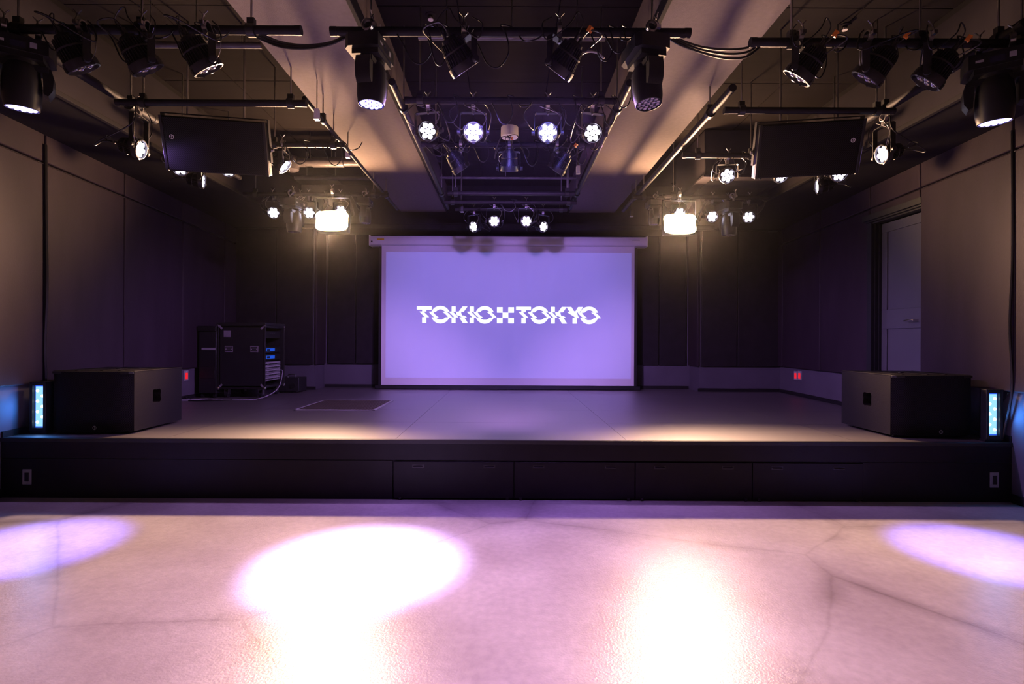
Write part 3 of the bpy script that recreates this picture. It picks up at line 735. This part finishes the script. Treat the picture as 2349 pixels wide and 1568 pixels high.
def par(px, py, Y, d, label, lit=1, hot=False, energy=0, col=LAV, spot=28, group='LED par spotlights', bz=BZ, orange=False, off=0.0, seed=0, roll=0, lift=0.0, aimpt=None, bs=.88):
    d = Vector(d).normalized(); lens = at(px, py, Y); piv = lens - d * .06
    L = max(.15, bz - piv.z)
    t = thing('par_light', label, 'stage light', (piv.x, piv.y, piv.z + L), group=group)
    pan = math.atan2(-d.x, d.y); tilt = math.atan2(math.hypot(d.x, d.y), -d.z)
    t.rotation_euler = (0, 0, pan)
    link('clamp', PM['clamp'], t, rot=(0, 0, -pan))
    link('yoke', yoke_mesh(L), t)
    b = link('body', PM['core'], t, loc=(0, 0, -L), rot=(tilt, 0, 0))
    b.scale = (bs, bs, bs)
    for nm, key in (('cooling_fins', 'fins'), ('front_ring', 'ring'), ('lens_plate', 'plate')):
        link(nm, PM[key], b, loc=(0, 0, -.0))
    lk = 'lens_off' if not lit else ('lens_hot' if hot else 'lens')
    for k in range(7):
        a = PI / 3 * k + roll; r = 0 if k == 6 else .046
        link('lens', PM[lk], b, loc=(r * math.cos(a), r * math.sin(a), 0))
    for sgn in (-1, 1): link('tilt_knob', PM['knob'], t, loc=(sgn * .106, 0, -L))
    rnd = random.Random(seed + int(px * 7 + py))
    sw = rnd.choice((-1, 1))
    pts = [Vector((.02, 0, .18)), Vector((.02, -.02, .24)), Vector((.05 * sw, -.07, .26)), Vector((.09 * sw, -.04, .22))]
    R = Matrix.Rotation(tilt, 4, 'X')
    pb = [Matrix.Translation((0, 0, -L)) @ R @ p for p in pts] + [Vector((.13 * sw, .02, -L * .55)), Vector((.10 * sw, .03, -.03)), Vector((.03 * sw, .02, .03))]
    MB().tube(smooth_path(pb, 5), .0045, 5).build('power_cable', M['cable'], t)
    pts = [Vector((-.02, 0, .18)), Vector((-.03, .01, .25)), Vector((-.06 * sw, .05, .27)), Vector((-.10 * sw, .02, .20))]
    pb = [Matrix.Translation((0, 0, -L)) @ R @ p for p in pts] + [Vector((-.15 * sw, -.02, -L * .6)), Vector((-.17 * sw, 0, -.05)), Vector((-.08 * sw, .0, .03))]
    MB().tube(smooth_path(pb, 5), .0035, 5).build('signal_cable', M['cable'], t)
    sp = [(.06, .02, -.02), (.11 * sw + .02, .03, -L * .45), (.10 * sw + .03, .03, -L * .8), (.05 * sw, .02, -L * .95), (.09 * sw, .02, -L * .5), (.03, .01, .01)]
    MB().tube(smooth_path(sp, 5), .0018, 4).build('safety_wire', M['steel'], t)
    if orange:
        MB().box(-.012, .012, -.010, .010, 0, .03).build('orange_plug', M['orange'], t, loc=Matrix.Translation((0, 0, -L)) @ R @ Vector((.02, -.015, .23)), rot=(tilt, 0, 0))
    if energy:
        lo_ = light('SPOT', 'par_beam', (0, 0, -.03), b, energy, col, .05, spot, .6, rot=(lift, 0, 0))
        if aimpt:
            Rb = Matrix.Rotation(pan, 3, 'Z') @ Matrix.Rotation(tilt, 3, 'X')
            dv = Rb.inverted() @ (Vector(aimpt) - lens)
            lo_.rotation_euler = dv.to_track_quat('-Z', 'Y').to_euler(); lo_.location = dv.normalized() * .10
    return t
# middle bay, second bar: four lit
G2 = 'lit par spotlights on the second middle bar'
par(975, 300, YP2, (-.22, -.93, -.36), 'lit seven-lens spotlight, leftmost of four on the second middle bar', energy=P_PAR, col=PINK, group=G2, roll=.2, spot=105, lift=-.55)
par(1085, 303, YP2, (.02, -.93, -.36), 'dazzling white-violet spotlight left of the white ceiling disc', hot=True, energy=P_PAR * 1.6, col=LAV, group=G2, spot=105, lift=-.55)
par(1257, 304, YP2, (-.04, -.93, -.36), 'dazzling white-blue spotlight right of the white ceiling disc', hot=True, energy=P_PAR * 1.6, col=LAV, group=G2, spot=105, lift=-.55)
par(1365, 305, YP2, (.20, -.93, -.36), 'lit seven-lens spotlight, rightmost of four on the second middle bar', energy=P_PAR, col=PINK, group=G2, roll=-.2, spot=105, lift=-.55)
# third bar: three seen from behind, outer beams on the stage, centre beam swung up to brighten the screen
G3 = 'dark par spotlights on the third middle bar'
EB = P_BACK
par(1066, 398, YP3, (.55, .35, -.75), 'ribbed dark spotlight tipped to the lower right, below the left dazzling light', energy=EB, bs=1.0, col=(.62, .32, 1), group=G3, spot=92, aimpt=(1.5, 5.9, .47))
par(1168, 402, YP3 + .02, (0, .38, -.9), 'ribbed dark spotlight hanging straight below the white ceiling disc', energy=EB * .4, bs=1.0, col=(.5, .26, 1), group=G3, spot=80, orange=True, aimpt=(0, 8.4, 2.1))
par(1268, 400, YP3, (-.55, .35, -.75), 'ribbed dark spotlight tipped to the lower left, with an orange tag', energy=EB, bs=1.0, col=(.62, .32, 1), group=G3, spot=92, aimpt=(-1.5, 5.9, .47), orange=True)
# rear middle
G4 = 'small lit par spotlights above the screen'
par(1133, 507, YP5, (-.05, -.95, -.2), 'small lit spotlight above the screen, left one of the higher pair', group=G4)
par(1208, 507, YP5, (.05, -.95, -.2), 'small lit spotlight above the screen, right one of the higher pair', group=G4)
par(1081, 520, YP6, (-.55, -.8, -.2), 'small lit spotlight above the screen, left one of the lower pair', group=G4, bz=BZ - .0)
par(1252, 520, YP6, (.55, -.8, -.2), 'small lit spotlight above the screen, right one of the lower pair', group=G4)
# front bar, seen from behind; middle pair has added beams turned off-axis onto the screen
G1 = 'unlit par spotlights on the front bars'
def fpar(px, py, Y, d, lb, **k): par(px, py, Y, d, lb, energy=P_FRONT * .5 if 1000 < px < 1400 else 0, col=(.28, .18, 1) if px < 1168 else (.20, .18, 1), spot=46 if 1000 < px < 1400 else 34, aimpt=(0, 8.4, 1.6), lit=0, bs=1.03, group=G1, orange=k.get('orange', False))
fpar(1078, 176, YP1, (.52, .42, -.75), 'ribbed spotlight seen from behind on the middle front bar, left one of the pair')
fpar(1268, 182, YP1, (-.55, .42, -.72), 'ribbed spotlight seen from behind on the middle front bar, right one of the pair', orange=True)
fpar(490, 178, YP1L, (.42, .42, -.8), 'ribbed unlit spotlight on the left front bar, nearest the left bulkhead')
fpar(352, 178, YP1L, (.38, .42, -.8), 'ribbed unlit spotlight on the left front bar, middle of the three')
fpar(205, 176, YP1L, (.34, .42, -.8), 'ribbed unlit spotlight on the left front bar, beside the far left moving head')
fpar(1815, 195, YP1R, (-.5, .42, -.75), 'ribbed unlit spotlight with orange tag, nearest the right bulkhead', orange=True)
fpar(1972, 198, YP1R, (-.5, .42, -.75), 'ribbed unlit spotlight with orange tag, middle of three on the right front bar', orange=True)
fpar(2108, 205, YP1R, (-.5, .42, -.75), 'ribbed unlit spotlight with large orange tag, beside the far right moving head', orange=True)
# left side
GS = 'lit par spotlights near the hanging loudspeakers'
par(338, 347, 3.9, (1, .12, -.25), 'bright spotlight beside the outer edge of the left loudspeaker', energy=P_PAR * .1, col=LAV, group=GS, spot=70)
par(663, 390, YP3L, (.75, .08, -.65), 'spotlight with violet-lit fins hanging beside the left loudspeaker', energy=P_PAR * .1, col=PINK, group=GS, spot=70)
par(410, 386, 4.75, (.3, -.85, -.4), 'bright lens peeking below the outer corner of the left loudspeaker', group=GS, bz=BZ)
par(478, 418, 5.3, (1, .3, -.1), 'bright edge-on spotlight hanging below the middle of the left loudspeaker', group=GS)
par(521, 390, 5.4, (.2, -.9, -.3), 'small lit lens just under the left loudspeaker, toward its inner end', group=GS)
par(2010, 357, 4.0, (-1, .0, -.25), 'bright spotlight beside the outer edge of the right loudspeaker', energy=P_PAR * .1, col=LAV, group=GS, spot=70)
par(1672, 404, YP3R, (-.12, -.92, -.38), 'lit spotlight with violet barrel hanging beside the right loudspeaker', energy=P_PAR * .1, col=PINK, group=GS, spot=70, roll=.3)
par(1798, 405, 5.35, (.1, -.85, -.4), 'bright lens peeking below the inner half of the right loudspeaker', group=GS)
par(1863, 430, 5.3, (-1, .3, -.1), 'bright edge-on spotlight hanging below the middle of the right loudspeaker', group=GS)
par(1930, 400, 4.75, (-.2, -.85, -.4), 'bright lens peeking below the outer corner of the right loudspeaker', group=GS)
# rear left and right
GR = 'small lit par spotlights beside the warm blinders'
par(625, 488, YP4L, (.15, -.95, -.25), 'small lit spotlight on the rear left bar, farthest from the screen', group=GR)
par(706, 488, YP4L, (.02, -.95, -.25), 'small lit spotlight just left of the left warm blinder', group=GR)
par(779, 484, YP4L + .02, (0, -.95, -.25), 'small lit spotlight half lost in the glare over the left warm blinder', group=GR)
par(1718, 498, YP4R, (-.35, -.9, -.25), 'small lit spotlight on the rear right bar, farthest from the screen', group=GR)
par(1637, 497, YP4R, (-.02, -.95, -.25), 'small lit spotlight just right of the right warm blinder', group=GR)
par(1562, 489, YP4R + .02, (0, -.95, -.25), 'small lit spotlight half lost in the glare over the right warm blinder', group=GR)

# ---------------------------------------------------------------- warm blinders
def blinder(px, py, Y, label):
    p = at(px, py, Y); L = BZ - p.z
    t = thing('blinder_light', label, 'stage light', (p.x, p.y, BZ), group='warm blinders on the rear bars')
    link('clamp', PM['clamp'], t)
    y = MB(); y.box(-.194, -.189, -.015, .015, -L - .02, -.07); y.box(.189, .194, -.015, .015, -L - .02, -.07); y.box(-.194, .194, -.02, .02, -.075, -.07)
    y.build('yoke', M['black'], t)
    b = MB().box(-.18, .18, -.02, .10, -.115, .115).build('housing', M['black'], t, .01, loc=(0, 0, -L), rot=(math.radians(-6), 0, 0))
    MB().prism([(.188 * math.copysign(abs(math.cos(q)) ** .6, math.cos(q)), .124 * math.copysign(abs(math.sin(q)) ** .6, math.sin(q))) for q in [2 * PI * i / 40 for i in range(40)]], .020, .027, Matrix.Rotation(PI / 2, 4, 'X')).build('reflector', M['warm_ref'], b)  # plate glows by itself to fill in the glare between the lamps
    for x in (-.132, -.044, .044, .132):
        for z in (-.055, .055):
            MB().lathe([(.056, 0), (.054, .012), (.035, .022), (.001, .027)], 24, Matrix.Rotation(PI / 2, 4, 'X')).build('lamp', M['warm'], b, loc=(x, -.027, z))
    light('SPOT', 'blinder_beam', (0, -.10, 0), b, P_BLIND, WARM, .13, 100, 1.0, rot=(math.radians(-66), 0, 0))
    light('SPOT', 'blinder_spill', (0, -.09, 0), b, P_WIDE, (1.0, .55, .26), .10, 179, .6, rot=(math.radians(-116), 0, 0))
blinder(763, 508, YP4L - .12, 'dazzling warm yellow blinder hanging left of the screen')
blinder(1558, 515, YP4R - .12, 'dazzling warm yellow blinder hanging right of the screen')

# ---------------------------------------------------------------- moving heads
def mh_meshes():
    d = {}
    b = MB(); b.prism([(-.125, -.09), (.125, -.09), (.14, -.05), (.14, .09), (.11, .12), (-.11, .12), (-.14, .09), (-.14, -.05)], -.155, -.075)
    b.prism([(-.10, -.08), (.10, -.08), (.11, .08), (-.11, .08)], -.185, -.155)
    d['base'] = b.mesh('base', M['black'])
    y = MB(); y.cyl((0, 0, -.185), (0, 0, -.205), .075, 24)
    y.prism([(-.12, -.05), (.12, -.05), (.12, .05), (-.12, .05)], -.235, -.203)
    for s in (-1, 1):
        pts = [(.092, -.21), (.130, -.21), (.142, -.26), (.138, -.33), (.118, -.365), (.098, -.355)]
        vs = [(s * x, yy, z) for yy in (-.045, .045) for x, z in pts]; n = 6
        y.add(vs, [tuple(range(n)), tuple(range(n, 2 * n))] + [(i, (i + 1) % n, n + (i + 1) % n, n + i) for i in range(n)])
    d['yoke'] = y.mesh('yoke', M['black'])
    h = MB().lathe([(.03, .115), (.06, .105), (.078, .07), (.086, .01), (.088, -.05), (.086, -.10), (.078, -.145), (.074, -.147), (.074, -.135)], 32, cap=False)
    h.lathe([(.001, .118), (.03, .115)], 32, cap=False); h.lathe([(.074, -.135), (.001, -.134)], 32, cap=False)
    d['head'] = h.mesh('head', M['black'])
    d['ring'] = MB().lathe([(.073, -.136), (.073, -.139)], 30).mesh('glow_plate', M['led_pd'])
    d['ring_off'] = MB().lathe([(.073, -.136), (.073, -.139)], 30).mesh('lens_plate', M['glass'])
    for k, mt in (('l', 'led_p'), ('l_off', 'mirror')): d[k] = MB().lathe([(.0165, -.139), (.0165, -.142), (.010, -.146), (.001, -.147)], 14).mesh('lens', M[mt])
    lab = MB(); lab.box(-.095, -.06, -.0912, -.09, -.125, -.112).box(.045, .075, -.0912, -.09, -.130, -.100); d['lab'] = lab.mesh('printed_labels', M['grey'])
    dis = MB().box(-.035, .03, -.0912, -.09, -.14, -.105); d['dis'] = dis.mesh('display', M['glass'])
    c = MB(); 
    for x in (-.07, .07): c.box(x - .012, x + .012, -.02, .02, -.078, -.026)
    c.box(-.10, .10, -.025, .025, -.080, -.070); d['bracket'] = c.mesh('clamp_bracket', M['fin'])
    return d
MH = mh_meshes()
def moving_head(px, py, Y, bz, lit, label, pan=0, tilt=(0, 0), aim=None, energy=P_HEAD, col=PURP, spot=26, scale=1.0, name='moving_head'):
    """px,py = centre of the lens"""
    p = at(px, py, Y); top = (p.x, p.y, bz); k = (bz - p.z) / .445
    t = thing('moving_head', label, 'stage light', (p.x, p.y, bz), (0, 0, pan), 'moving head lights')
    t.scale = (k, k, k)
    for x in (-.07, .07): link('clamp', PM['clamp'], t, loc=(x, 0, 0))
    for nm, key in (('clamp_bracket', 'bracket'), ('base', 'base'), ('yoke', 'yoke'), ('printed_labels', 'lab'), ('display', 'dis')):
        o = link(nm, MH[key], t)
        if nm in ('printed_labels', 'display'): o.parent = t
    if aim:
        g_ = atz(aim[0], aim[1], 0.0); dv = (g_ - Vector((p.x, p.y, p.z + .14))).normalized()
        dv = Matrix.Rotation(-pan, 3, 'Z') @ dv
        rr = dv.to_track_quat('-Z', 'Y').to_euler()
    else: rr = (tilt[0], tilt[1], 0)
    hd = link('head', MH['head'], t, loc=(0, 0, -.30), rot=rr)
    link('lens_plate', MH['ring' if lit else 'ring_off'], hd)
    for j in range(19):
        if j == 0: r, a = 0, 0
        elif j < 7: r, a = .030, PI / 3 * j
        else: r, a = .057, PI / 6 * j
        link('lens', MH['l' if lit else 'l_off'], hd, loc=(r * math.cos(a) , r * math.sin(a), 0)).scale = (.8, .8, 1)
    if lit: light('SPOT', 'head_beam', (0, 0, -.16), hd, energy, col, .06, spot, .85)
    return t
moving_head(50, 248, YP1L, BZ, 1, 'moving head with glowing violet lens at the far left of the front bar', pan=.6, aim=(60, 1255))
moving_head(853, 240, YP1, BZ, 1, 'moving head with glowing violet lens under the left bulkhead', pan=PI / 2 - .15, aim=(825, 1290), energy=P_HEAD * 1.8, col=(.6, .42, 1), spot=30)
moving_head(1483, 243, YP1, BZ, 0, 'unlit moving head with visible lens cells under the right bulkhead', pan=PI / 2 + .15, tilt=(-.05, .12))
moving_head(2282, 280, YP1R, BZ - .02, 1, 'moving head with glowing violet lens at the far right of the front bar', pan=-.6, aim=(2275, 1268))
moving_head(675, 532, YP4L, BZ, 0, 'small dark moving head hanging on the rear left bar, outer one', pan=PI / 2 - .2)
moving_head(838, 512, YP4L, BZ, 0, 'small dark moving head hanging between the left blinder and the screen', pan=PI / 2)
moving_head(1500, 515, YP4R, BZ, 0, 'small dark moving head hanging between the right blinder and the screen', pan=PI / 2)
moving_head(1672, 540, YP4R, BZ, 0, 'small dark moving head hanging on the rear right bar, outer one', pan=PI / 2 + .2)

# ---------------------------------------------------------------- hanging loudspeakers
def speaker(cpx, cpy, Y, s, label, bz):
    c = at(cpx, cpy, Y)
    t = thing('hanging_loudspeaker', label, 'loudspeaker', c, (math.radians(20), 0, math.radians(-10 * s)), 'loudspeakers hung from the bars')
    W, H, D = .368, .197, .36     # half width, half height, depth
    MB().prism([(-W, .02), (W, .02), (W - .0, .10), (W * .72, D), (-W * .72, D), (-W, .10)], -H, H).build('cabinet', M['tex'], t, .008)
    MB().prism([(-W + .02, .0), (-W + .04, -.008), (W - .04, -.008), (W - .02, .0), (W - .02, .022), (-W + .02, .022)], -H + .012, H - .012).build('grille', M['grille'], t)
    for sg in (-1, 1):
        ex = MB(); ex.box(sg * W - (.02 if sg > 0 else 0), sg * W + (0 if sg > 0 else .02), -.004, .02, -H, H)
        ex.build('cheek', M['blackp'], t, .003)
    emblem(t, s * (W - .075), -.0092, .05, .016, M['white'])
    k = MB()
    for sg in (-1, 1):
        k.box(sg * (W + .006) - .003, sg * (W + .006) + .003, .06, .12, -H * .5, H + .02)
        k.box(sg * (W + .008) - .006, sg * (W + .008) + .006, .07, .11, -.02, .02)
    k.box(-W - .009, W + .009, .06, .12, H + .015, H + .023); k.build('bracket', M['black'], t)
    k = MB()
    for sg in (-1, 1): k.cyl((sg * (W + .004), .09, 0), (sg * (W + .03), .09, 0), .014, 12)
    k.build('bracket_knob', M['steel'], t)
    rod = MB()
    R = Euler(t.rotation_euler).to_matrix().inverted()
    for x in (-.2, .2):
        a = Vector((x, .09, H + .02)); wp = c + Euler(t.rotation_euler).to_matrix() @ a
        b = R @ (Vector((wp.x, wp.y, ZC)) - c); rod.cyl(a, b, .008, 8)
    rod.build('hanger_rod', M['steel'], t)
    return t
speaker(494, 336, 3.98, -1, 'black hanging loudspeaker with round emblem left of the left bulkhead', BZ)
speaker(1856, 343, 3.98, 1, 'black hanging loudspeaker with round emblem right of the right bulkhead', BZ)

# ---------------------------------------------------------------- ceiling fittings
p = atz(1169, 293, ZC)
t = thing('ceiling_disc_lamp', 'white round emergency lamp fixed to the ceiling between the two dazzling lights', 'emergency light', (p.x, p.y, ZC))
MB().lathe([(.098, 0), (.10, -.09), (.094, -.108), (.02, -.112), (.001, -.112)], 36).build('body', M['white'], t)
MB().lathe([(.022, -.110), (.020, -.118), (.001, -.118)], 20).build('lens', M['grey'], t)
MB().lathe([(.006, -.110), (.001, -.116)], 8).build('pilot_lamp', M['white'], t, loc=(-.05, -.02, 0))
for px, py, lb in ((988, 34, 'small white ceiling sprinkler between the bulkheads, above the front bar'), (1938, 58, 'small white ceiling sprinkler above the right front bar'), (1545, 421, 'tiny ceiling sprinkler above the right warm blinder')):
    p = atz(px, py, ZC)
    t = thing('sprinkler', lb, 'sprinkler', (p.x, p.y, ZC), group='ceiling sprinklers')
    MB().lathe([(.04, 0), (.038, -.006), (.018, -.008), (.018, -.02), (.001, -.02)], 20).build('collar', M['ceil'], t)
    MB().lathe([(.010, -.018), (.010, -.03), (.020, -.034), (.020, -.038), (.001, -.038)], 16).build('head', M['white'], t)
# air-conditioner at the right
t = thing('air_conditioner', 'grey ceiling air conditioner with slatted grille behind the right loudspeaker', 'air conditioner', (2.72, 6.4, 3.10))
MB().box(-.50, .50, -.5, .5, .03, .54).build('casing', M['soffit_face'], t, .01)
MB().box(-.52, .52, -.52, .52, .0, .03).build('front_frame', M['soffit_face'], t, .006)
sl = MB().box(-.40, .40, -.008, .008, -.006, .002).mesh('slat', M['black'])
for k in range(26): link('slat', sl, t, loc=(0, -.38 + k * .03, -.001), rot=(.5, 0, 0))
# ducts at the left
t = thing('ventilation_duct', 'dark insulated pipe with thick joints crossing behind the left loudspeaker', 'duct', (0, 0, 0))
a, b = atz(690, 372, 3.30), atz(835, 377, 3.30); b.y = a.y; b.z = a.z
g = MB(); g.cyl(a, b, .045, 18); g.cyl(a + Vector((.14, 0, 0)), a + Vector((.5, 0, 0)), .058, 18); g.cyl(a + Vector((-.02, 0, 0)), a + Vector((.06, 0, 0)), .055, 18)
g.build('pipe', M['duct'], t)
g = MB(); g.lathe([(.055, .07), (.07, .05), (.085, -.02), (.075, -.09), (.04, -.11)], 20, Matrix.Translation(a + Vector((-.1, 0, 0)))); g.build('elbow', M['duct'], t)
g = MB()
for k in range(3): q = a.lerp(b, .15 + .35 * k); g.cyl(q, (q.x, q.y, ZC), .004, 6)
g.build('hanger_wire', M['steel'], t)
for pxa, pxb, py, z, r, lb in ((676, 862, 407, 3.32, .028, 'thin dark service pipe crossing behind the left bar lights'), (995, 1325, 407, 3.5, .018, 'thin pipe crossing the middle bay just under the ceiling'), (960, 1388, 84, 3.3, .022, 'service pipe behind the middle front bar'), (600, 300, 104, 3.3, .022, 'service pipe behind the left front bar')):
    a = atz(pxa, py, z); b = at(pxb, py, a.y); b.y = a.y; b.z = z
    t = thing('service_pipe', lb, 'pipe', a, group='thin service pipes under the ceiling')
    MB().cyl((0, 0, 0), b - a, r, 14).build('pipe', M['duct'], t)
    g = MB()
    for u in (.15, .5, .85): q = (b - a) * u; g.cyl(q, (q.x, q.y, ZC - z), .004, 6)
    g.build('hanger', M['steel'], t)
a, b = atz(478, 398, 3.30), atz(612, 446, 3.30)
t = thing('wrapped_duct', 'shiny wrapped duct running back beside the left soffit', 'duct', (0, 0, 0))
MB().cyl(a, b, .075, 20).build('pipe', M['duct'], t)
g = MB()
for u in (.1, .9): q = a.lerp(b, u); g.cyl(q, (q.x, q.y, ZC), .005, 6)
g.build('hanger', M['steel'], t)
# pale junction boxes on the bars
for px, py, Y, lb in ((727, 262, 4.0, 'small pale junction box under the edge of the left bulkhead'), (798, 352, 5.0, 'small pale junction box at the end of the short left bar'), (1326, 389, 5.2, 'small pale junction box on the rail inside the right bulkhead'), (1060, 479, 6.75, 'small black box with a pale base left of the rear spotlights'), (1449, 489, 6.6, 'small black box with a pale base at the end of the right rail')):
    p = at(px, py, Y); t = thing('junction_box', lb, 'junction box', p, group='junction boxes on the bars')
    dark = 'black' in lb
    MB().box(-.018, .018, -.02, .02, -.038, .038).build('box', M['blackp' if dark else 'white'], t, .004)
    MB().box(-.02, .02, -.022, .022, -.043, -.038).build('base', M['grey'], t, .002)
    MB().cyl((0, 0, .036), (0, 0, (3.235 if .945 < abs(p.x) < 1.65 else ZC) - p.z), .004, 6).build('stem', M['pipe'], t)
# small sign-like box on the back of the right side
p = at(1775, 522, 8.14); t = thing('wall_box', 'small dark box high on the back wall at the right corner', 'box', p)
MB().box(-.07, .07, 0, .04, -.06, .06).build('body', M['blackp'], t, .005)
MB().box(-.03, .03, -.003, 0, -.01, .0).build('label', M['grey'], t)

# ---------------------------------------------------------------- swagged and looped cables
def pxcable(pts, Y, r, label, mat='cable', group='cables hung along the bars'):
    cable([at(x, y, Y + dy) for x, y, dy in pts], r, label, mat, group=group)
for k, lb in enumerate(('upper strand', 'middle strand', 'lower strand')):
    o = k * 5
    pxcable([(560, 70, 0), (600, 80 + o, .02 * k), (645, 97 + o, .02), (700, 104 + o * .7, .03), (755, 98 + o * .4, .02), (800, 80 + o * .3, .02), (850, 66, .02)], YP1, .007, 'black cable sagging between the left and middle front bars, ' + lb)
    pxcable([(1520, 78, .03), (1560, 92 + o, .02), (1610, 108 + o * 1.3, .02), (1665, 114 + o * 2, .02), (1712, 110 + o * 2, .03), (1745, 96 + o, .02), (1765, 92, .02)], YP1 + .05, .007, 'black cable sagging between the middle and right front bars, ' + lb)
loops = [
 (965, 85, YP1, 'beside the left spotlight of the middle front bar'), (1010, 84, YP1, 'at the left spotlight of the middle front bar'),
 (1140, 78, YP1, 'at the centre of the middle front bar'), (1390, 88, YP1, 'left of the unlit moving head'), (1420, 92, YP1, 'against the unlit moving head'),
 (440, 80, YP1L, 'above the right spotlight of the left front bar'), (300, 78, YP1L, 'between the spotlights of the left front bar'), (130, 80, YP1L, 'by the far left moving head'),
 (1880, 112, YP1R, 'above the first spotlight of the right front bar'), (2040, 116, YP1R, 'above the last spotlight of the right front bar'), (2190, 118, YP1R, 'by the far right moving head'),
 (1035, 240, YP2, 'on the second middle bar near its left dazzling light'), (1160, 236, YP2, 'at the centre of the second middle bar'), (1310, 242, YP2, 'on the second middle bar near its right dazzling light'), (1400, 240, YP2, 'at the right end of the second middle bar'),
 (1010, 342, YP3, 'at the left end of the third middle bar'), (1110, 340, YP3, 'left of the straight-hanging dark spotlight'), (1222, 342, YP3, 'right of the straight-hanging dark spotlight'), (1335, 344, YP3, 'at the right end of the third middle bar'),
 (770, 345, YP3L, 'on the short left bar'), (690, 338, YP3L, 'over the spotlight with violet-lit fins'), (1700, 365, YP3R, 'over the spotlight with violet barrel'),
 (1170, 470, YP5, 'between the small spotlights above the screen'), (740, 455, YP4L, 'above the left warm blinder'), (830, 455, YP4L, 'right of the left warm blinder'), (1600, 460, YP4R, 'right of the right warm blinder'), (650, 452, YP4L, 'at the outer end of the rear left bar'), (1515, 458, YP4R, 'left of the right warm blinder'),
]
for i, (x, y, Y, lb) in enumerate(loops):
    rn = random.Random(i); k = FPX / Y; W = rn.uniform(.05, .11) * k; H = rn.uniform(.10, .20) * k; yb_ = PY0 - (BZ - CAMZ) * k + (x - PX0) * .005
    if Y == YP1R: yb_ += .02 * k
    pts = [(x - W * 1.6, yb_ - .03 * k, .02), (x - W, yb_ + H * .35, -.035), (x - W * .5, yb_ + H * .9, -.03), (x + W * .1, yb_ + H, -.02), (x + W * .6, yb_ + H * .6, -.03), (x + W * .5, yb_ + H * .1, -.04), (x + W * .2, yb_ - .04 * k, .0), (x + W * .9, yb_ - .02 * k, .035), (x + W * 1.4, yb_ + H * .25, -.03), (x + W * 2.2, yb_ + .03 * k, -.03), (x + W * 2.6, yb_ - .025 * k, 0)]
    pxcable(pts, Y, .0042, 'thin black cable looped ' + lb, group='looped cables on the bars')
# white curled tail on the right front spotlight
pxcable([(1322, 136, 0), (1335, 124, 0), (1352, 118, 0), (1372, 122, 0), (1386, 134, 0)], YP1, .006, 'pale cable tail curling right of the right middle spotlight', 'cabw', group=None)

# ---------------------------------------------------------------- thin added haze, its glow standing in for glare round the blinders
hz = MB().box(-4.5, 4.5, Y0 + .02, YB + .1, .001, ZC).build('haze', M['void']); hz['kind'] = 'stuff'
hm = bpy.data.materials.new('haze'); hm.use_nodes = True; nt = hm.node_tree; nt.nodes.clear()
vs = nt.nodes.new('ShaderNodeVolumeScatter'); vs.inputs['Density'].default_value = .0003; vs.inputs['Anisotropy'].default_value = .95; vs.inputs['Color'].default_value = (1, 1, 1, 1)
om = nt.nodes.new('ShaderNodeOutputMaterial'); nt.links.new(vs.outputs[0], om.inputs['Volume'])
hz.data.materials.clear(); hz.data.materials.append(hm)
